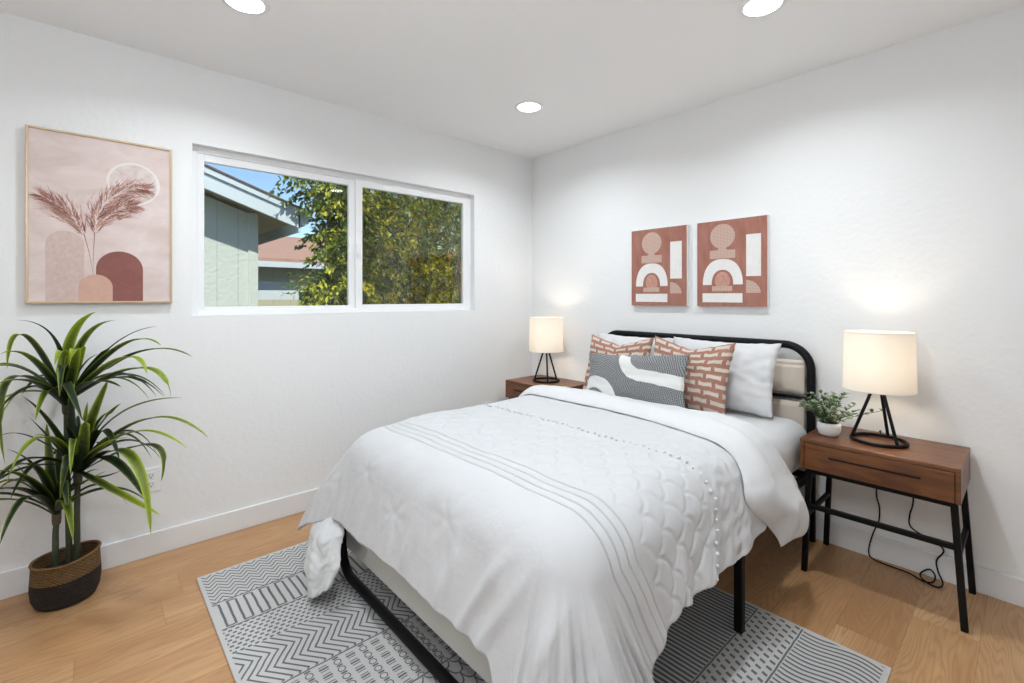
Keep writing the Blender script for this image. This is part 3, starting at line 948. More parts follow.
# ================================================================== nightstands
def make_nightstand(label):
    x0, x1, yf, yb, zb, zt = 2.157, 2.690, -0.405, -0.020, 0.477, 0.612
    t = thing('nightstand', ((x0 + x1) / 2, (yf + yb) / 2, 0), label, 'nightstand', 'walnut nightstands beside the bed')
    b = bmesh.new()
    box(b, x0, yf, zt - 0.017, x1, yb, zt, 0.0025)
    box(b, x0, yf + 0.001, zb, x0 + 0.016, yb, zt - 0.0172, 0.002); box(b, x1 - 0.016, yf + 0.001, zb, x1, yb, zt - 0.0172, 0.002)
    box(b, x0 + 0.016, yf + 0.01, zb, x1 - 0.016, yb, zb + 0.012, 0.001); box(b, x0 + 0.016, yb - 0.010, zb, x1 - 0.016, yb, zt - 0.017, 0.001)
    obj('cabinet', b, M_WALNUT, t)
    b = bmesh.new(); box(b, x0 + 0.018, yf + 0.0005, zb + 0.001, x1 - 0.018, yf + 0.018, zt - 0.0195, 0.0015)
    dr = obj('drawer', b, M_WALNUT, t)
    b = bmesh.new(); xm = (x0 + x1) / 2 + 0.0; zh = (zt + zb) / 2 + 0.004
    bar(b, (xm - 0.152, yf - 0.010, zh), (xm + 0.152, yf - 0.010, zh), 0.006, 0.006, 0.001)
    for s in (-0.15, 0.15): bar(b, (xm + s, yf - 0.010, zh), (xm + s, yf + 0.003, zh), 0.006, 0.006, 0.0)
    h = obj('handle', b, M_BLACK, dr)
    sp = 0.030
    for sx, xb in ((-1, x0 + 0.030), (1, x1 - 0.022)):
        for sy, yy in ((-1, yf + 0.030), (1, yb - 0.024)):
            b = bmesh.new()
            dx = sp if sx > 0 else -0.020
            bar(b, (xb + dx, yy + 0.004 * sy, 0.002), (xb, yy, zb - 0.001), 0.022, 0.022, 0.002)
            obj('leg', b, M_BLACK, t)
    b = bmesh.new()
    for yy in (yf + 0.030, yb - 0.024): bar(b, (x0 + 0.03, yy, zb - 0.011), (x1 - 0.022, yy, zb - 0.011), 0.020, 0.020, 0.001)
    for xx in (x0 + 0.03, x1 - 0.022): bar(b, (xx, yf + 0.03, zb - 0.011), (xx, yb - 0.024, zb - 0.011), 0.020, 0.020, 0.001)
    obj('top_rail', b, M_BLACK, t)
    zs = 0.305
    b = bmesh.new(); bar(b, (x0 + 0.024, yf + 0.030, zs), (x1 - 0.012, yf + 0.030, zs), 0.020, 0.020, 0.001); obj('stretcher', b, M_BLACK, t)
    for xx in (x0 + 0.022, x1 - 0.012):
        b = bmesh.new(); bar(b, (xx, yf + 0.030, 0.265), (xx, yb - 0.026, 0.265), 0.018, 0.018, 0.001); obj('stretcher', b, M_BLACK, t)
    return t
ns = make_nightstand('walnut nightstand on black legs right of the bed, holding the potted plant')
ns2 = copy_tree(ns); ns2.location.x -= 2.040
ns2['label'] = 'walnut nightstand in the far corner, mostly hidden behind the bed'

# ================================================================== table lamps
def make_lamp(x, y, z, label):
    t = thing('table_lamp', (x, y, z), label, 'lamp', 'table lamps with drum shades')
    Rb, hs = 0.098, 0.262
    b = bmesh.new(); sweep(b, [(x + Rb * math.cos(a), y + Rb * math.sin(a), z + 0.0075) for a in [2 * PI * k / 48 for k in range(48)]], 0.0072, 10, closed=True)
    obj('base_ring', b, M_BLACK, t, 'all')
    for k in range(3):
        a = math.radians(200 + 120 * k)
        b = bmesh.new()
        sweep(b, [(x + Rb * math.cos(a), y + Rb * math.sin(a), z + 0.010), (x + 0.012 * math.cos(a), y + 0.012 * math.sin(a), z + hs)], 0.0066, 10)
        obj('leg', b, M_BLACK, t, True)
    b = bmesh.new(); lathe(b, [(0.016, hs - 0.01), (0.018, hs), (0.018, hs + 0.05), (0.014, hs + 0.055)], (x, y, z), 20, cap_bottom=True, cap_top=True)
    obj('socket', b, M_BLACK, t, True)
    z0, z1, R0, R1 = 0.232, 0.486, 0.131, 0.126
    b = bmesh.new()
    lathe(b, [(R0, z0), (R1, z1)], (x, y, z), 64)
    ri = lathe(b, [(R1 - 0.0015, z1), (R0 - 0.0015, z0)], (x, y, z), 64)
    sh = obj('lamp_shade', b, M_SHADE, t, 'all')
    for zz, rr in ((z0, R0 - 0.001), (z1, R1 - 0.001)):
        b = bmesh.new(); sweep(b, [(x + rr * math.cos(a), y + rr * math.sin(a), z + zz) for a in [2 * PI * k / 64 for k in range(64)]], 0.0022, 6, closed=True)
        obj('shade_rim', b, M_SHADE, sh, 'all')
    b = bmesh.new()
    for k in range(3):
        a = 2 * PI * k / 3
        sweep(b, [(x + 0.013 * math.cos(a), y + 0.013 * math.sin(a), z + hs + 0.04), (x + (R0 - 0.002) * math.cos(a), y + (R0 - 0.002) * math.sin(a), z + z0 + 0.012)], 0.0015, 6)
    obj('shade_spider', b, M_BLACK, sh)
    b = bmesh.new(); bmesh.ops.create_uvsphere(b, u_segments=20, v_segments=12, radius=0.028, matrix=Matrix.Translation((x, y, z + hs + 0.085)))
    lathe(b, [(0.013, hs + 0.05), (0.014, hs + 0.065)], (x, y, z), 16)
    obj('bulb', b, M_BULB, t, 'all')
    l = bpy.data.lights.new('lamp_glow', 'POINT'); l.energy = LAMP_POWER; l.color = (1.0, 0.85, 0.69); l.shadow_soft_size = 0.032
    o = bpy.data.objects.new('lamp_glow', l); C.objects.link(o); o.parent = t; o.location = (0, 0, hs + 0.085)
    return t
lampR = make_lamp(2.410, -0.210, 0.612, 'lit drum shade table lamp on the right nightstand beside the small plant')
lampL = copy_tree(lampR); lampL.location.x -= 2.040
lampL['label'] = 'lit drum shade table lamp on the far corner nightstand, left of the bed'
# loose cord of the right lamp
b = bmesh.new()
pts = smooth_path([(2.40, -0.115, 0.617), (2.385, -0.030, 0.621), (2.368, -0.0115, 0.56), (2.367, -0.013, 0.36), (2.369, -0.018, 0.299), (2.380, -0.022, 0.253), (2.378, -0.024, 0.191), (2.356, -0.026, 0.121), (2.340, -0.030, 0.037), (2.356, -0.034, 0.0045),
    (2.425, -0.051, 0.0045), (2.492, -0.056, 0.0045), (2.537, -0.085, 0.0045), (2.566, -0.082, 0.0045), (2.578, -0.050, 0.0048), (2.578, -0.032, 0.022), (2.565, -0.028, 0.038), (2.548, -0.030, 0.032), (2.530, -0.044, 0.0115), (2.545, -0.088, 0.0110),
    (2.578, -0.104, 0.0055), (2.603, -0.088, 0.0045), (2.604, -0.040, 0.0070), (2.588, -0.028, 0.042), (2.583, -0.024, 0.087), (2.606, -0.020, 0.135), (2.585, -0.020, 0.161), (2.550, -0.022, 0.173), (2.494, -0.024, 0.205), (2.491, -0.020, 0.258), (2.502, -0.014, 0.320), (2.502, -0.012, 0.48)], 8)
sweep(b, pts, 0.0032, 8)
obj('power_cord', b, M_BLACK, lampR, 'all')

# ================================================================== small potted plant
px_, py_, pz_ = 2.235, -0.262, 0.612
sp_ = thing('potted_plant', (px_, py_, pz_), 'small leafy green plant in a round white pot on the right nightstand', 'plant')
b = bmesh.new(); lathe(b, [(0.001, 0.0005), (0.030, 0.0005), (0.041, 0.010), (0.047, 0.030), (0.047, 0.048), (0.043, 0.062), (0.040, 0.062), (0.040, 0.052), (0.001, 0.052)], (px_, py_, pz_), 36)
obj('pot', b, M_CERAMIC, sp_, 'all')
def put_leaf(b, lay, base, direc, nrm, L, W, am, seg=4, bend=0.0):
    d = direc.normalized(); s = d.cross(nrm).normalized(); n = s.cross(d)
    prev = None; 
    for i in range(seg + 1):
        t = i / seg
        w = W * (math.sin(PI * min(1, t * 0.92 + 0.06)) ** 0.8) * 0.5
        c = base + d * (L * t) - n * (bend * L * t * t)
        row = [b.verts.new(c - s * w + n * w * 0.35), b.verts.new(c), b.verts.new(c + s * w + n * w * 0.35)]
        for v, ac in zip(row, (1, 0, 1)): v[lay] = Vector((am, t, ac))
        if prev:
            b.faces.new((prev[0], prev[1], row[1], row[0])); b.faces.new((prev[1], prev[2], row[2], row[1]))
        prev = row
rnd = random.Random(5)
b = bmesh.new(); lay = b.verts.layers.float_vector.new('leaf'); bs = bmesh.new()
for k in range(44):
    a = rnd.uniform(0, 2 * PI); el = rnd.uniform(0.45, 1.5); L = rnd.uniform(0.115, 0.185)
    if 0.9 < el: L *= 0.85
    d = Vector((math.cos(a) * math.cos(el), math.sin(a) * math.cos(el), math.sin(el)))
    st = Vector((px_, py_, pz_ + 0.055)) + Vector((d.x, d.y, 0)) * 0.022
    pts = [st + d * (L * t) + Vector((d.x, d.y, -0.35)) * (L * 0.22 * t * t) for t in [i / 6 for i in range(7)]]
    for p in pts: p.z = max(p.z, pz_ + 0.05)
    sweep(bs, pts, 0.0012, 5)
    for i in range(1, 7):
        for s in range(3):
            aa = rnd.uniform(0, 2 * PI)
            dd = (d * 0.6 + Vector((math.cos(aa), math.sin(aa), rnd.uniform(-0.3, 0.8)))).normalized()
            put_leaf(b, lay, pts[i], dd, Vector((rnd.uniform(-.4, .4), rnd.uniform(-.4, .4), 1)).normalized(), rnd.uniform(0.018, 0.028), rnd.uniform(0.014, 0.019), rnd.uniform(0.0, 0.8), 3, 0.15)
for v in b.verts:
    if v.co.y > -0.03: v.co.y = -0.03
obj('stems', bs, M_STEM, sp_, 'all'); obj('foliage', b, M_HERB, sp_, 'all')
b = bmesh.new(); lathe(b, [(0.040, 0.0545), (0.02, 0.057), (0.0005, 0.058)], (px_, py_, pz_), 24); obj('soil', b, M_MOSS, sp_, 'all')

# ================================================================== tall plant in the basket
gx, gy = 0.186, -2.885
dp = thing('potted_dracaena', (gx, gy, 0), 'tall artificial dracaena with lime edged leaves in an oval woven basket', 'plant')
ba = math.radians(90)            # long axis along the window wall
prof = [(0.088, 0.001), (0.103, 0.006), (0.117, 0.035), (0.122, 0.075), (0.121, 0.105), (0.118, 0.155), (0.117, 0.178)]
def basket(z0, z1, mat, name, bump_amp):
    b = bmesh.new()
    def rad(z):
        for (r0, a0), (r1, a1) in zip(prof, prof[1:]):
            if a0 <= z <= a1: return r0 + (r1 - r0) * (z - a0) / (a1 - a0)
        return prof[-1][0]
    def f(u, v):
        z = z0 + v * (z1 - z0); a = 2 * PI * u
        rr = rad(z) * (1 + bump_amp * math.sin(z * 2 * PI / 0.012) * 0.5)
        tilt = 0.016 * math.sin(a) * (z / 0.18)           # the rim is higher at the far end
        return Vector((gx + rr * 0.80 * math.cos(a), gy + rr * 0.90 * math.sin(a), z + max(0, tilt) * 1.0))
    grid(b, 72, 40, f, lambda u, v: (u, (z0 + v * (z1 - z0)) / 0.18))
    bmesh.ops.remove_doubles(b, verts=b.verts, dist=0.0001)
    return b, f
b, f1 = basket(0.001, 0.108, None, '', 0.012)
obj('basket_base', b, M_WICK_D, dp, 'all')
b, f2 = basket(0.108, 0.178, None, '', 0.006)
rim = [f2(k / 48, 1.0) for k in range(48)]
obj('basket_band', b, M_WICK_T, dp, 'all')
b = bmesh.new(); sweep(b, rim, 0.0055, 8, closed=True); obj('basket_rim', b, M_WICK_T, dp, 'all')
b = bmesh.new(); grid(b, 24, 10, lambda u, v: Vector((gx + 0.086 * v * math.cos(2 * PI * u), gy + 0.098 * v * math.sin(2 * PI * u), 0.128 + 0.012 * nz(u * 9, v * 9, 1) + 0.012 * (1 - v))))
obj('mulch', b, M_MOSS, dp)
HEADS = {1: (0.16, -2.885, 0.798), 2: (0.19, -2.85, 0.509), 3: (0.16, -2.915, 0.343)}
LEAVES=[(1, (0.17, -2.874, 1.061), (0.269, -2.794, 1.192), 0.04, 0.9),
(1, (0.239, -2.917, 1.076), (0.252, -3.022, 1.164), 0.022, 0.1),
(1, (0.204, -2.836, 1.061), (0.323, -2.734, 1.157), 0.03, 0.6),
(1, (0.307, -2.751, 1.04), (0.414, -2.603, 1.13), 0.026, 0.2),
(1, (0.377, -2.719, 1.051), (0.549, -2.602, 1.061), 0.028, 0.5),
(1, (0.353, -2.671, 1.015), (0.572, -2.502, 1.009), 0.03, 0.3),
(1, (0.491, -2.667, 0.969), (0.601, -2.575, 0.857), 0.034, 0.7),
(1, (0.507, -2.724, 1.012), (0.638, -2.653, 0.963), 0.03, 0.8),
(1, (0.261, -2.997, 1.097), (0.316, -3.041, 0.987), 0.034, 0.5),
(1, (0.351, -2.972, 1.012), (0.415, -3.05, 1.049), 0.036, 0.5),
(1, (0.351, -2.972, 0.929), (0.451, -3.055, 0.946), 0.04, 0.3),
(1, (0.325, -3.031, 0.946), (0.398, -3.039, 0.654), 0.036, 0.4),
(1, (0.263, -2.89, 1.025), (0.323, -2.914, 0.989), 0.036, 1.0),
(1, (0.348, -2.856, 1.037), (0.386, -2.873, 0.978), 0.036, 1.0),
(1, (0.221, -2.847, 0.987), (0.252, -2.828, 1.049), 0.03, 0.9),
(1, (0.289, -2.966, 0.906), (0.411, -3.054, 0.85), 0.034, 0.2),
(1, (0.39, -2.719, 0.926), (0.509, -2.587, 0.844), 0.028, 0.1),
(1, (0.106, -2.9, 0.95), (0.124, -2.866, 1.104), 0.04, 0.8),
(1, (0.079, -2.946, 0.92), (0.179, -3.013, 0.867), 0.03, 0.1),
(1, (0.364, -2.808, 0.911), (0.572, -2.726, 0.915), 0.036, 0.2),
(1, (0.365, -2.882, 0.92), (0.584, -2.833, 0.812), 0.034, 0.1),
(2, (0.272, -2.819, 0.704), (0.35, -2.747, 0.943), 0.042, 0.5),
(2, (0.218, -2.864, 0.762), (0.204, -2.864, 0.908), 0.036, 0.1),
(2, (0.243, -2.79, 0.693), (0.31, -2.716, 0.808), 0.034, 0.4),
(2, (0.3, -2.728, 0.754), (0.485, -2.523, 0.831), 0.034, 0.4),
(2, (0.42, -2.639, 0.747), (0.613, -2.454, 0.68), 0.03, 0.6),
(2, (0.444, -2.687, 0.708), (0.64, -2.53, 0.659), 0.026, 0.8),
(2, (0.392, -2.625, 0.632), (0.448, -2.593, 0.486), 0.03, 0.4),
(2, (0.486, -2.701, 0.633), (0.646, -2.642, 0.361), 0.042, 0.7),
(2, (0.411, -2.754, 0.605), (0.58, -2.656, 0.478), 0.044, 0.2),
(2, (0.423, -2.77, 0.669), (0.532, -2.709, 0.71), 0.026, 0.8),
(2, (0.43, -2.732, 0.474), (0.607, -2.611, 0.41), 0.034, 0.9),
(2, (0.283, -2.926, 0.741), (0.321, -3.003, 0.881), 0.034, 0.2),
(2, (0.265, -2.916, 0.663), (0.283, -2.986, 0.792), 0.03, 0.2),
(2, (0.368, -2.951, 0.722), (0.393, -3.043, 0.553), 0.036, 0.9),
(2, (0.206, -2.981, 0.692), (0.266, -3.064, 0.729), 0.02, 0.1),
(2, (0.311, -2.835, 0.642), (0.353, -2.819, 0.838), 0.044, 0.4),
(2, (0.211, -2.796, 0.486), (0.258, -2.714, 0.51), 0.03, 0.2),
(2, (0.359, -2.871, 0.633), (0.418, -2.895, 0.488), 0.034, 0.2),
(3, (0.178, -2.925, 0.54), (0.161, -2.944, 0.735), 0.05, 0.4),
(3, (0.142, -2.904, 0.525), (0.123, -2.911, 0.644), 0.044, 0.2),
(3, (0.265, -2.977, 0.591), (0.318, -3.068, 0.573), 0.04, 0.5),
(3, (0.313, -2.984, 0.549), (0.398, -3.069, 0.635), 0.044, 0.3),
(3, (0.323, -3.002, 0.523), (0.419, -3.075, 0.566), 0.044, 0.1),
(3, (0.196, -2.875, 0.441), (0.297, -2.762, 0.532), 0.032, 0.2),
(3, (0.199, -2.961, 0.466), (0.189, -3.032, 0.598), 0.044, 0.4),
(3, (0.343, -2.861, 0.454), (0.481, -2.798, 0.522), 0.034, 0.2),
(3, (0.256, -2.958, 0.555), (0.316, -3.041, 0.688), 0.024, 0.1)]
ROOT = {1: (0.185, -2.880), 2: (0.198, -2.855), 3: (0.192, -2.920)}
for hd, (hx, hy, hz) in HEADS.items():
    rx, ry = ROOT[hd]
    b = bmesh.new()
    pts = smooth_path([(rx, ry, 0.12), (rx + 0.004, ry + 0.003, 0.22), ((rx + hx) / 2, (ry + hy) / 2, (0.12 + hz) / 2 + 0.05), (hx, hy, hz - 0.02)], 6)
    sweep(b, pts, [0.0115 - 0.002 * i / len(pts) for i in range(len(pts))], 12)
    st = obj('stem', b, M_STEM, dp, 'all')
    b = bmesh.new(); lathe(b, [(0.010, -0.035), (0.014, -0.028), (0.0155, -0.010), (0.015, 0.02), (0.008, 0.04)], (hx, hy, hz), 14, cap_bottom=True, cap_top=True)
    obj('stem_collar', b, M_NODE, st, 'all')
    b = bmesh.new(); lay = b.verts.layers.float_vector.new('leaf')
    rnd = random.Random(hd)
    L = [l for l in LEAVES if l[0] == hd]
    # a few short young leaves round the growing point
    for k in range(9):
        a = rnd.uniform(0, 2 * PI); q = rnd.uniform(0.08, 0.24)
        tip = Vector((hx + 0.13 * math.cos(a), hy + 0.13 * math.sin(a), hz + q))
        tip.x = max(tip.x, 0.03)
        L.append((hd, tuple((Vector((hx, hy, hz)) + tip) / 2 + Vector((0, 0, 0.05))), tuple(tip), 0.026, rnd.choice((0.1, 0.3, 0.6))))
    for k in range(9):
        a = math.radians(-42 + rnd.uniform(-120, 120)); ln = rnd.uniform(0.22, 0.36); up = rnd.uniform(0.02, 0.16)
        dd = Vector((math.cos(a), math.sin(a), 0))
        mid = Vector((hx, hy, hz)) + dd * (ln * 0.55) + Vector((0, 0, up + 0.04)); tip = Vector((hx, hy, hz)) + dd * ln + Vector((0, 0, up - 0.06))
        mid.x = max(mid.x, 0.03); tip.x = max(tip.x, 0.02)
        L.append((hd, tuple(mid), tuple(tip), rnd.uniform(0.024, 0.034), rnd.choice((0.0, 0.1, 0.2, 0.5))))
    for (_, m_, t_, w_, am) in L:
        P0 = Vector((hx, hy, hz + rnd.uniform(-0.01, 0.03))); Mi = Vector(m_); Tp = Vector(t_)
        Cc = Mi * 2 - (P0 + Tp) / 2            # quadratic Bezier through the middle point
        seg = 18; prev = None
        for i in range(seg + 1):
            t = i / seg
            c = P0 * (1 - t) ** 2 + Cc * 2 * t * (1 - t) + Tp * t * t
            tg = ((Cc - P0) * (1 - t) + (Tp - Cc) * t).normalized()
            side = tg.cross(Vector((0, 0, 1)))
            if side.length < 0.2: side = tg.cross(Vector((0.6, -0.6, 0.2)))
            side.normalize()
            # blades face the room about half way between flat and edge on
            side = (side + Vector((0.67, 0.74, 0)) * 0.55 * (1 if side.dot(Vector((0.67, 0.74, 0))) >= 0 else -1))
            side = (side - tg * side.dot(tg)).normalized()
            nn = side.cross(tg)
            w = w_ * 0.52 * min(1, 0.45 + t * 2.2) * (1 - t ** 2.6) ** 0.75 + 0.0006
            cols = []
            for q in (-1, -0.5, 0, 0.5, 1):
                p = c + side * (w * q) + nn * (w * 0.40 * abs(q))
                p.x = max(p.x, 0.012)
                v = b.verts.new(p); v[lay] = Vector((am, t, abs(q))); cols.append(v)
            if prev:
                for q in range(4): b.faces.new((prev[q], prev[q + 1], cols[q + 1], cols[q]))
            prev = cols
    obj('leaf_cluster', b, M_DRAC, st, 'all')

# ================================================================== pictures
def poly(bm, pts, mi, place):
    vs = [bm.verts.new(place(a, z)) for a, z in pts]
    f = bm.faces.new(vs); f.material_index = mi
    return f
def arch(cx, hw, ztop, zbot, n=24):
    zc = ztop - hw
    return [(cx - hw, zbot)] + [(cx + hw * math.cos(PI - PI * i / n), zc + hw * math.sin(PI - PI * i / n)) for i in range(n + 1)] + [(cx + hw, zbot)]
def circ(cx, cz, rx, rz=None, n=48): 
    rz = rz or rx
    return [(cx + rx * math.cos(2 * PI * k / n), cz + rz * math.sin(2 * PI * k / n)) for k in range(n)]
fy0, fy1, fz0, fz1 = -3.015, -2.511, 1.226, 1.981
art = thing('framed_picture', (0, (fy0 + fy1) / 2, (fz0 + fz1) / 2), 'large framed blush print of dried plumes, arches and a pale moon', 'picture')
b = bmesh.new(); w = 0.009
box(b, 0.001, fy0, fz0, 0.032, fy0 + w, fz1, 0.0015); box(b, 0.001, fy1 - w, fz0, 0.032, fy1, fz1, 0.0015)
box(b, 0.001, fy0 + w, fz0, 0.032, fy1 - w, fz0 + w, 0.0015); box(b, 0.001, fy0 + w, fz1 - w, 0.032, fy1 - w, fz1, 0.0015)
obj('frame', b, M_GOLD, art)
b = bmesh.new(); box(b, 0.002, fy0 + w, fz0 + w, 0.0255, fy1 - w, fz1 - w)
def PL(k): return lambda a, z: Vector((0.0255 + 0.0002 * k, a, z))
zb = fz0 + w
poly(b, circ(-2.658, 1.788, 0.099), 5, PL(1)); poly(b, circ(-2.658, 1.788, 0.089), 4, PL(2))
poly(b, arch(-2.893, 0.062, 1.545, zb), 1, PL(1))
poly(b, arch(-2.708, 0.084, 1.466, zb), 3, PL(2))
poly(b, arch(-2.792, 0.058, 1.356, zb), 2, PL(3))
rnd = random.Random(11)
def strand(p0, ang, L, curl, w0, mi=6, k=4):
    n = 5; a = ang; p = Vector((p0[0], p0[1])); left = []; right = []
    for i in range(n + 1):
        ww = w0 * (1 - i / n) + 0.0002
        nx, nz_ = -math.sin(a), math.cos(a)
        left.append((p.x + nx * ww, p.y + nz_ * ww)); right.append((p.x - nx * ww, p.y - nz_ * ww))
        p = p + Vector((math.cos(a), math.sin(a))) * (L / n); a += curl / n
    pts = left + right[::-1]
    pts = [(min(max(x, fy0 + w + .001), fy1 - w - .001), y) for x, y in pts]
    for i in range(n):
        vs = [b.verts.new(PL(k)(*q)) for q in (left[i], left[i + 1], right[i + 1], right[i])]
        b.faces.new(vs).material_index = mi
def plume(base, pts, width, cnt, seedk):
    P = smooth_path([(q[0], 0, q[1]) for q in pts], 20)
    for k in range(cnt):
        t = rnd.random() ** 0.8; i = min(len(P) - 2, int(t * (len(P) - 1)))
        c = P[i]; tg = (P[i + 1] - P[i]).normalized(); ang = math.atan2(tg.z, tg.x)
        wd = width * math.sin(PI * min(1, 0.12 + 0.80 * t)) 
        off = rnd.gauss(0, 0.22) * wd
        pos = (c.x - math.sin(ang) * off, c.z + math.cos(ang) * off)
        s = 1 if off > 0 else -1
        strand(pos, ang + s * rnd.uniform(0.15, 0.7), rnd.uniform(0.022, 0.050), s * rnd.uniform(-0.5, 0.6), rnd.uniform(0.0007, 0.0016), 6 if rnd.random() < 0.7 else 7, 4 + (k % 3))
plume(None, [(-2.833, 1.535), (-2.865, 1.60), (-2.915, 1.655), (-2.968, 1.690)], 0.075, 260, 1)
for k in range(26):
    strand((-2.86 - rnd.uniform(0, .05), 1.58 + rnd.uniform(0, .06)), PI - rnd.uniform(0.1, 0.9), rnd.uniform(0.07, 0.12), rnd.uniform(-.3, .3), 0.0008)
plume(None, [(-2.795, 1.545), (-2.785, 1.63), (-2.735, 1.715), (-2.665, 1.765), (-2.605, 1.770)], 0.100, 420, 2)
plume(None, [(-2.785, 1.58), (-2.740, 1.640), (-2.690, 1.675), (-2.650, 1.685)], 0.085, 240, 2)
strand((-2.833, 1.54), -1.35, 0.20, -0.15, 0.0013, 7, 2); strand((-2.796, 1.55), -1.62, 0.20, 0.05, 0.0013, 7, 2)
obj('print', b, [M_PINK, M_PINK2, M_PEACH, M_MAROON, M_MOON, M_MOONR, M_PLUME, M_MAROON], art)

def small_canvas(x0, label):
    zz0, zz1, wd, dpt = 1.199, 1.710, 0.405, 0.030
    t = thing('canvas_print', (x0 + wd / 2, -dpt / 2, (zz0 + zz1) / 2), label, 'picture', 'pair of terracotta canvas prints above the bed')
    b = bmesh.new(); box(b, x0, -dpt, zz0, x0 + wd, -0.001, zz1, 0.001); obj('canvas', b, M_CANVASIDE, t)
    b = bmesh.new()
    def Q(k): return lambda a, z: Vector((x0 + a, -dpt - 0.0002 - 0.0002 * k, z))
    poly(b, [(0.001, zz0 + .001), (wd - .001, zz0 + .001), (wd - .001, zz1 - .001), (0.001, zz1 - .001)], 0, Q(0))
    cxx = 0.155
    poly(b, circ(cxx, 1.615, 0.073), 1, Q(1)); poly(b, [(cxx - .075, 1.484), (cxx + .076, 1.484), (cxx + .076, 1.532), (cxx + .028, 1.534), (cxx + .018, 1.550), (cxx - .018, 1.550), (cxx - .028, 1.534), (cxx - .075, 1.534)], 1, Q(2))
    # white arch with legs
    n = 28; outer = []; inner = []
    for i in range(n + 1):
        a = PI - PI * i / n
        outer.append((cxx + 0.118 * math.copysign(abs(math.cos(a)) ** 0.80, math.cos(a)), 1.328 + 0.152 * math.sin(a) ** 0.9)); inner.append((cxx + 0.064 * math.copysign(abs(math.cos(a)) ** 0.85, math.cos(a)), 1.328 + 0.088 * math.sin(a) ** 0.9))
    for i in range(n):
        poly(b, [outer[i], outer[i + 1], inner[i + 1], inner[i]], 2, Q(2))
    poly(b, circ(cxx, 1.352, 0.044, 0.052), 3, Q(1))
    poly(b, [(cxx - .062, 1.290), (cxx + .058, 1.290), (cxx + .058, 1.320), (cxx - .062, 1.320)], 1, Q(2))
    poly(b, [(cxx - .120, 1.224), (cxx + .116, 1.223), (cxx + .116, 1.277), (cxx - .120, 1.278)], 2, Q(2))
    poly(b, [(0.291, 1.374), (0.371, 1.373), (0.371, 1.612), (0.291, 1.612)], 2, Q(2))
    poly(b, [(0.291, 1.279)] + [(0.291 + 0.078 * math.sin(a), 1.279 + 0.073 * math.cos(a)) for a in [PI / 2 - PI / 2 * i / 12 for i in range(13)]], 1, Q(2))
    obj('print', b, [M_TERRA, M_HATCH, M_CREAM, M_PLUME], t)
small_canvas(1.012, 'left one of the two terracotta canvas prints with white arch, above the pillows')
small_canvas(1.483, 'right one of the two terracotta canvas prints with white arch, nearer the lit lamp')

# ================================================================== outside
b = bmesh.new(); box(b, -30, -14, -0.35, -0.16, 20, -0.25); struct('ground', b, M_EARTH)
hA = thing('neighbour_house', (-6, -5, -0.25), 'grey green house gable close outside the left window pane', 'house')
slope = 0.345
def roofz(y): return 2.12 - slope * (y + 1.07)       # middle of the rake board
b = bmesh.new()
ridge = -5.0
vs = []
prof_ = [(-8.6, -0.25), (-1.41, -0.25), (-1.41, roofz(-1.41) - 0.07), (ridge, roofz(ridge) - 0.07), (-8.6, roofz(-1.41) - 0.07)]
def extrude_prof(b, prof_, x0, x1, mi=0):
    A = [b.verts.new((x0, y, z)) for y, z in prof_]; B = [b.verts.new((x1, y, z)) for y, z in prof_]
    b.faces.new(A).material_index = mi; b.faces.new(B[::-1]).material_index = mi
    for i in range(len(A)): b.faces.new((A[i], B[i], B[(i + 1) % len(A)], A[(i + 1) % len(A)])).material_index = mi
    bmesh.ops.recalc_face_normals(b, faces=b.faces)
extrude_prof(b, prof_, -7.3, -3.0); obj('wall', b, M_SIDING, hA)
b = bmesh.new(); box(b, -3.02, -1.50, -0.25, -2.975, -1.40, 2.20, 0.004); obj('corner_board', b, M_SIDING, hA)
def raked(b, y0, y1, lo, hi, x0, x1):
    extrude_prof(b, [(y0, roofz(y0) + lo), (y1, roofz(y1) + lo), (y1, roofz(y1) + hi), (y0, roofz(y0) + hi)], x0, x1)
b = bmesh.new(); raked(b, ridge, -1.07, -0.095, 0.055, -2.64, -2.60); obj('rake_board', b, M_FASCIA, hA)
b = bmesh.new(); raked(b, ridge, -1.03, 0.055, 0.115, -2.66, -2.575); obj('rake_trim', b, M_FASCIA, hA)
b = bmesh.new(); raked(b, ridge, -0.98, 0.116, 0.135, -7.5, -2.56); obj('roof', b, M_ROOF, hA)
b = bmesh.new(); raked(b, ridge, -1.09, -0.02, 0.05, -7.5, -2.64); obj('soffit', b, M_SOFFIT, hA)
b = bmesh.new()
box(b, -7.5, -1.085, 1.985, -2.60, -1.065, 2.20)
extrude_prof(b, [(-1.065, 2.06), (-1.01, 2.06), (-0.965, 2.17), (-1.065, 2.17)], -7.5, -2.58); obj('gutter', b, M_FASCIA, hA)

hB = thing('distant_house', (-10, 2, -0.25), 'low beige house with faded red roof seen far off behind the leaves', 'house')
b = bmesh.new(); box(b, -13, -1.4, -0.25, -8.4, 7, 1.95); obj('wall', b, M_SIDING2, hB)
b = bmesh.new(); box(b, -8.05, -1.9, 1.91, -7.95, 7.5, 2.03); obj('gutter', b, M_FASCIA, hB)
b = bmesh.new()
A = [b.verts.new(p) for p in ((-8.0, -1.9, 2.02), (-8.0, 7.5, 2.02), (-12, 7.5, 3.0), (-12, -1.9, 3.0))]; B = [b.verts.new(v.co + Vector((0, 0, 0.08))) for v in A]
b.faces.new(A); b.faces.new(B[::-1])
for i in range(4): b.faces.new((A[i], B[i], B[(i + 1) % 4], A[(i + 1) % 4]))
bmesh.ops.recalc_face_normals(b, faces=b.faces); obj('roof', b, M_ROOFR, hB)
b = bmesh.new(); box(b, -8.42, -0.3, 1.0, -8.36, 0.9, 1.6, 0.01); obj('window_trim', b, M_FASCIA, hB)
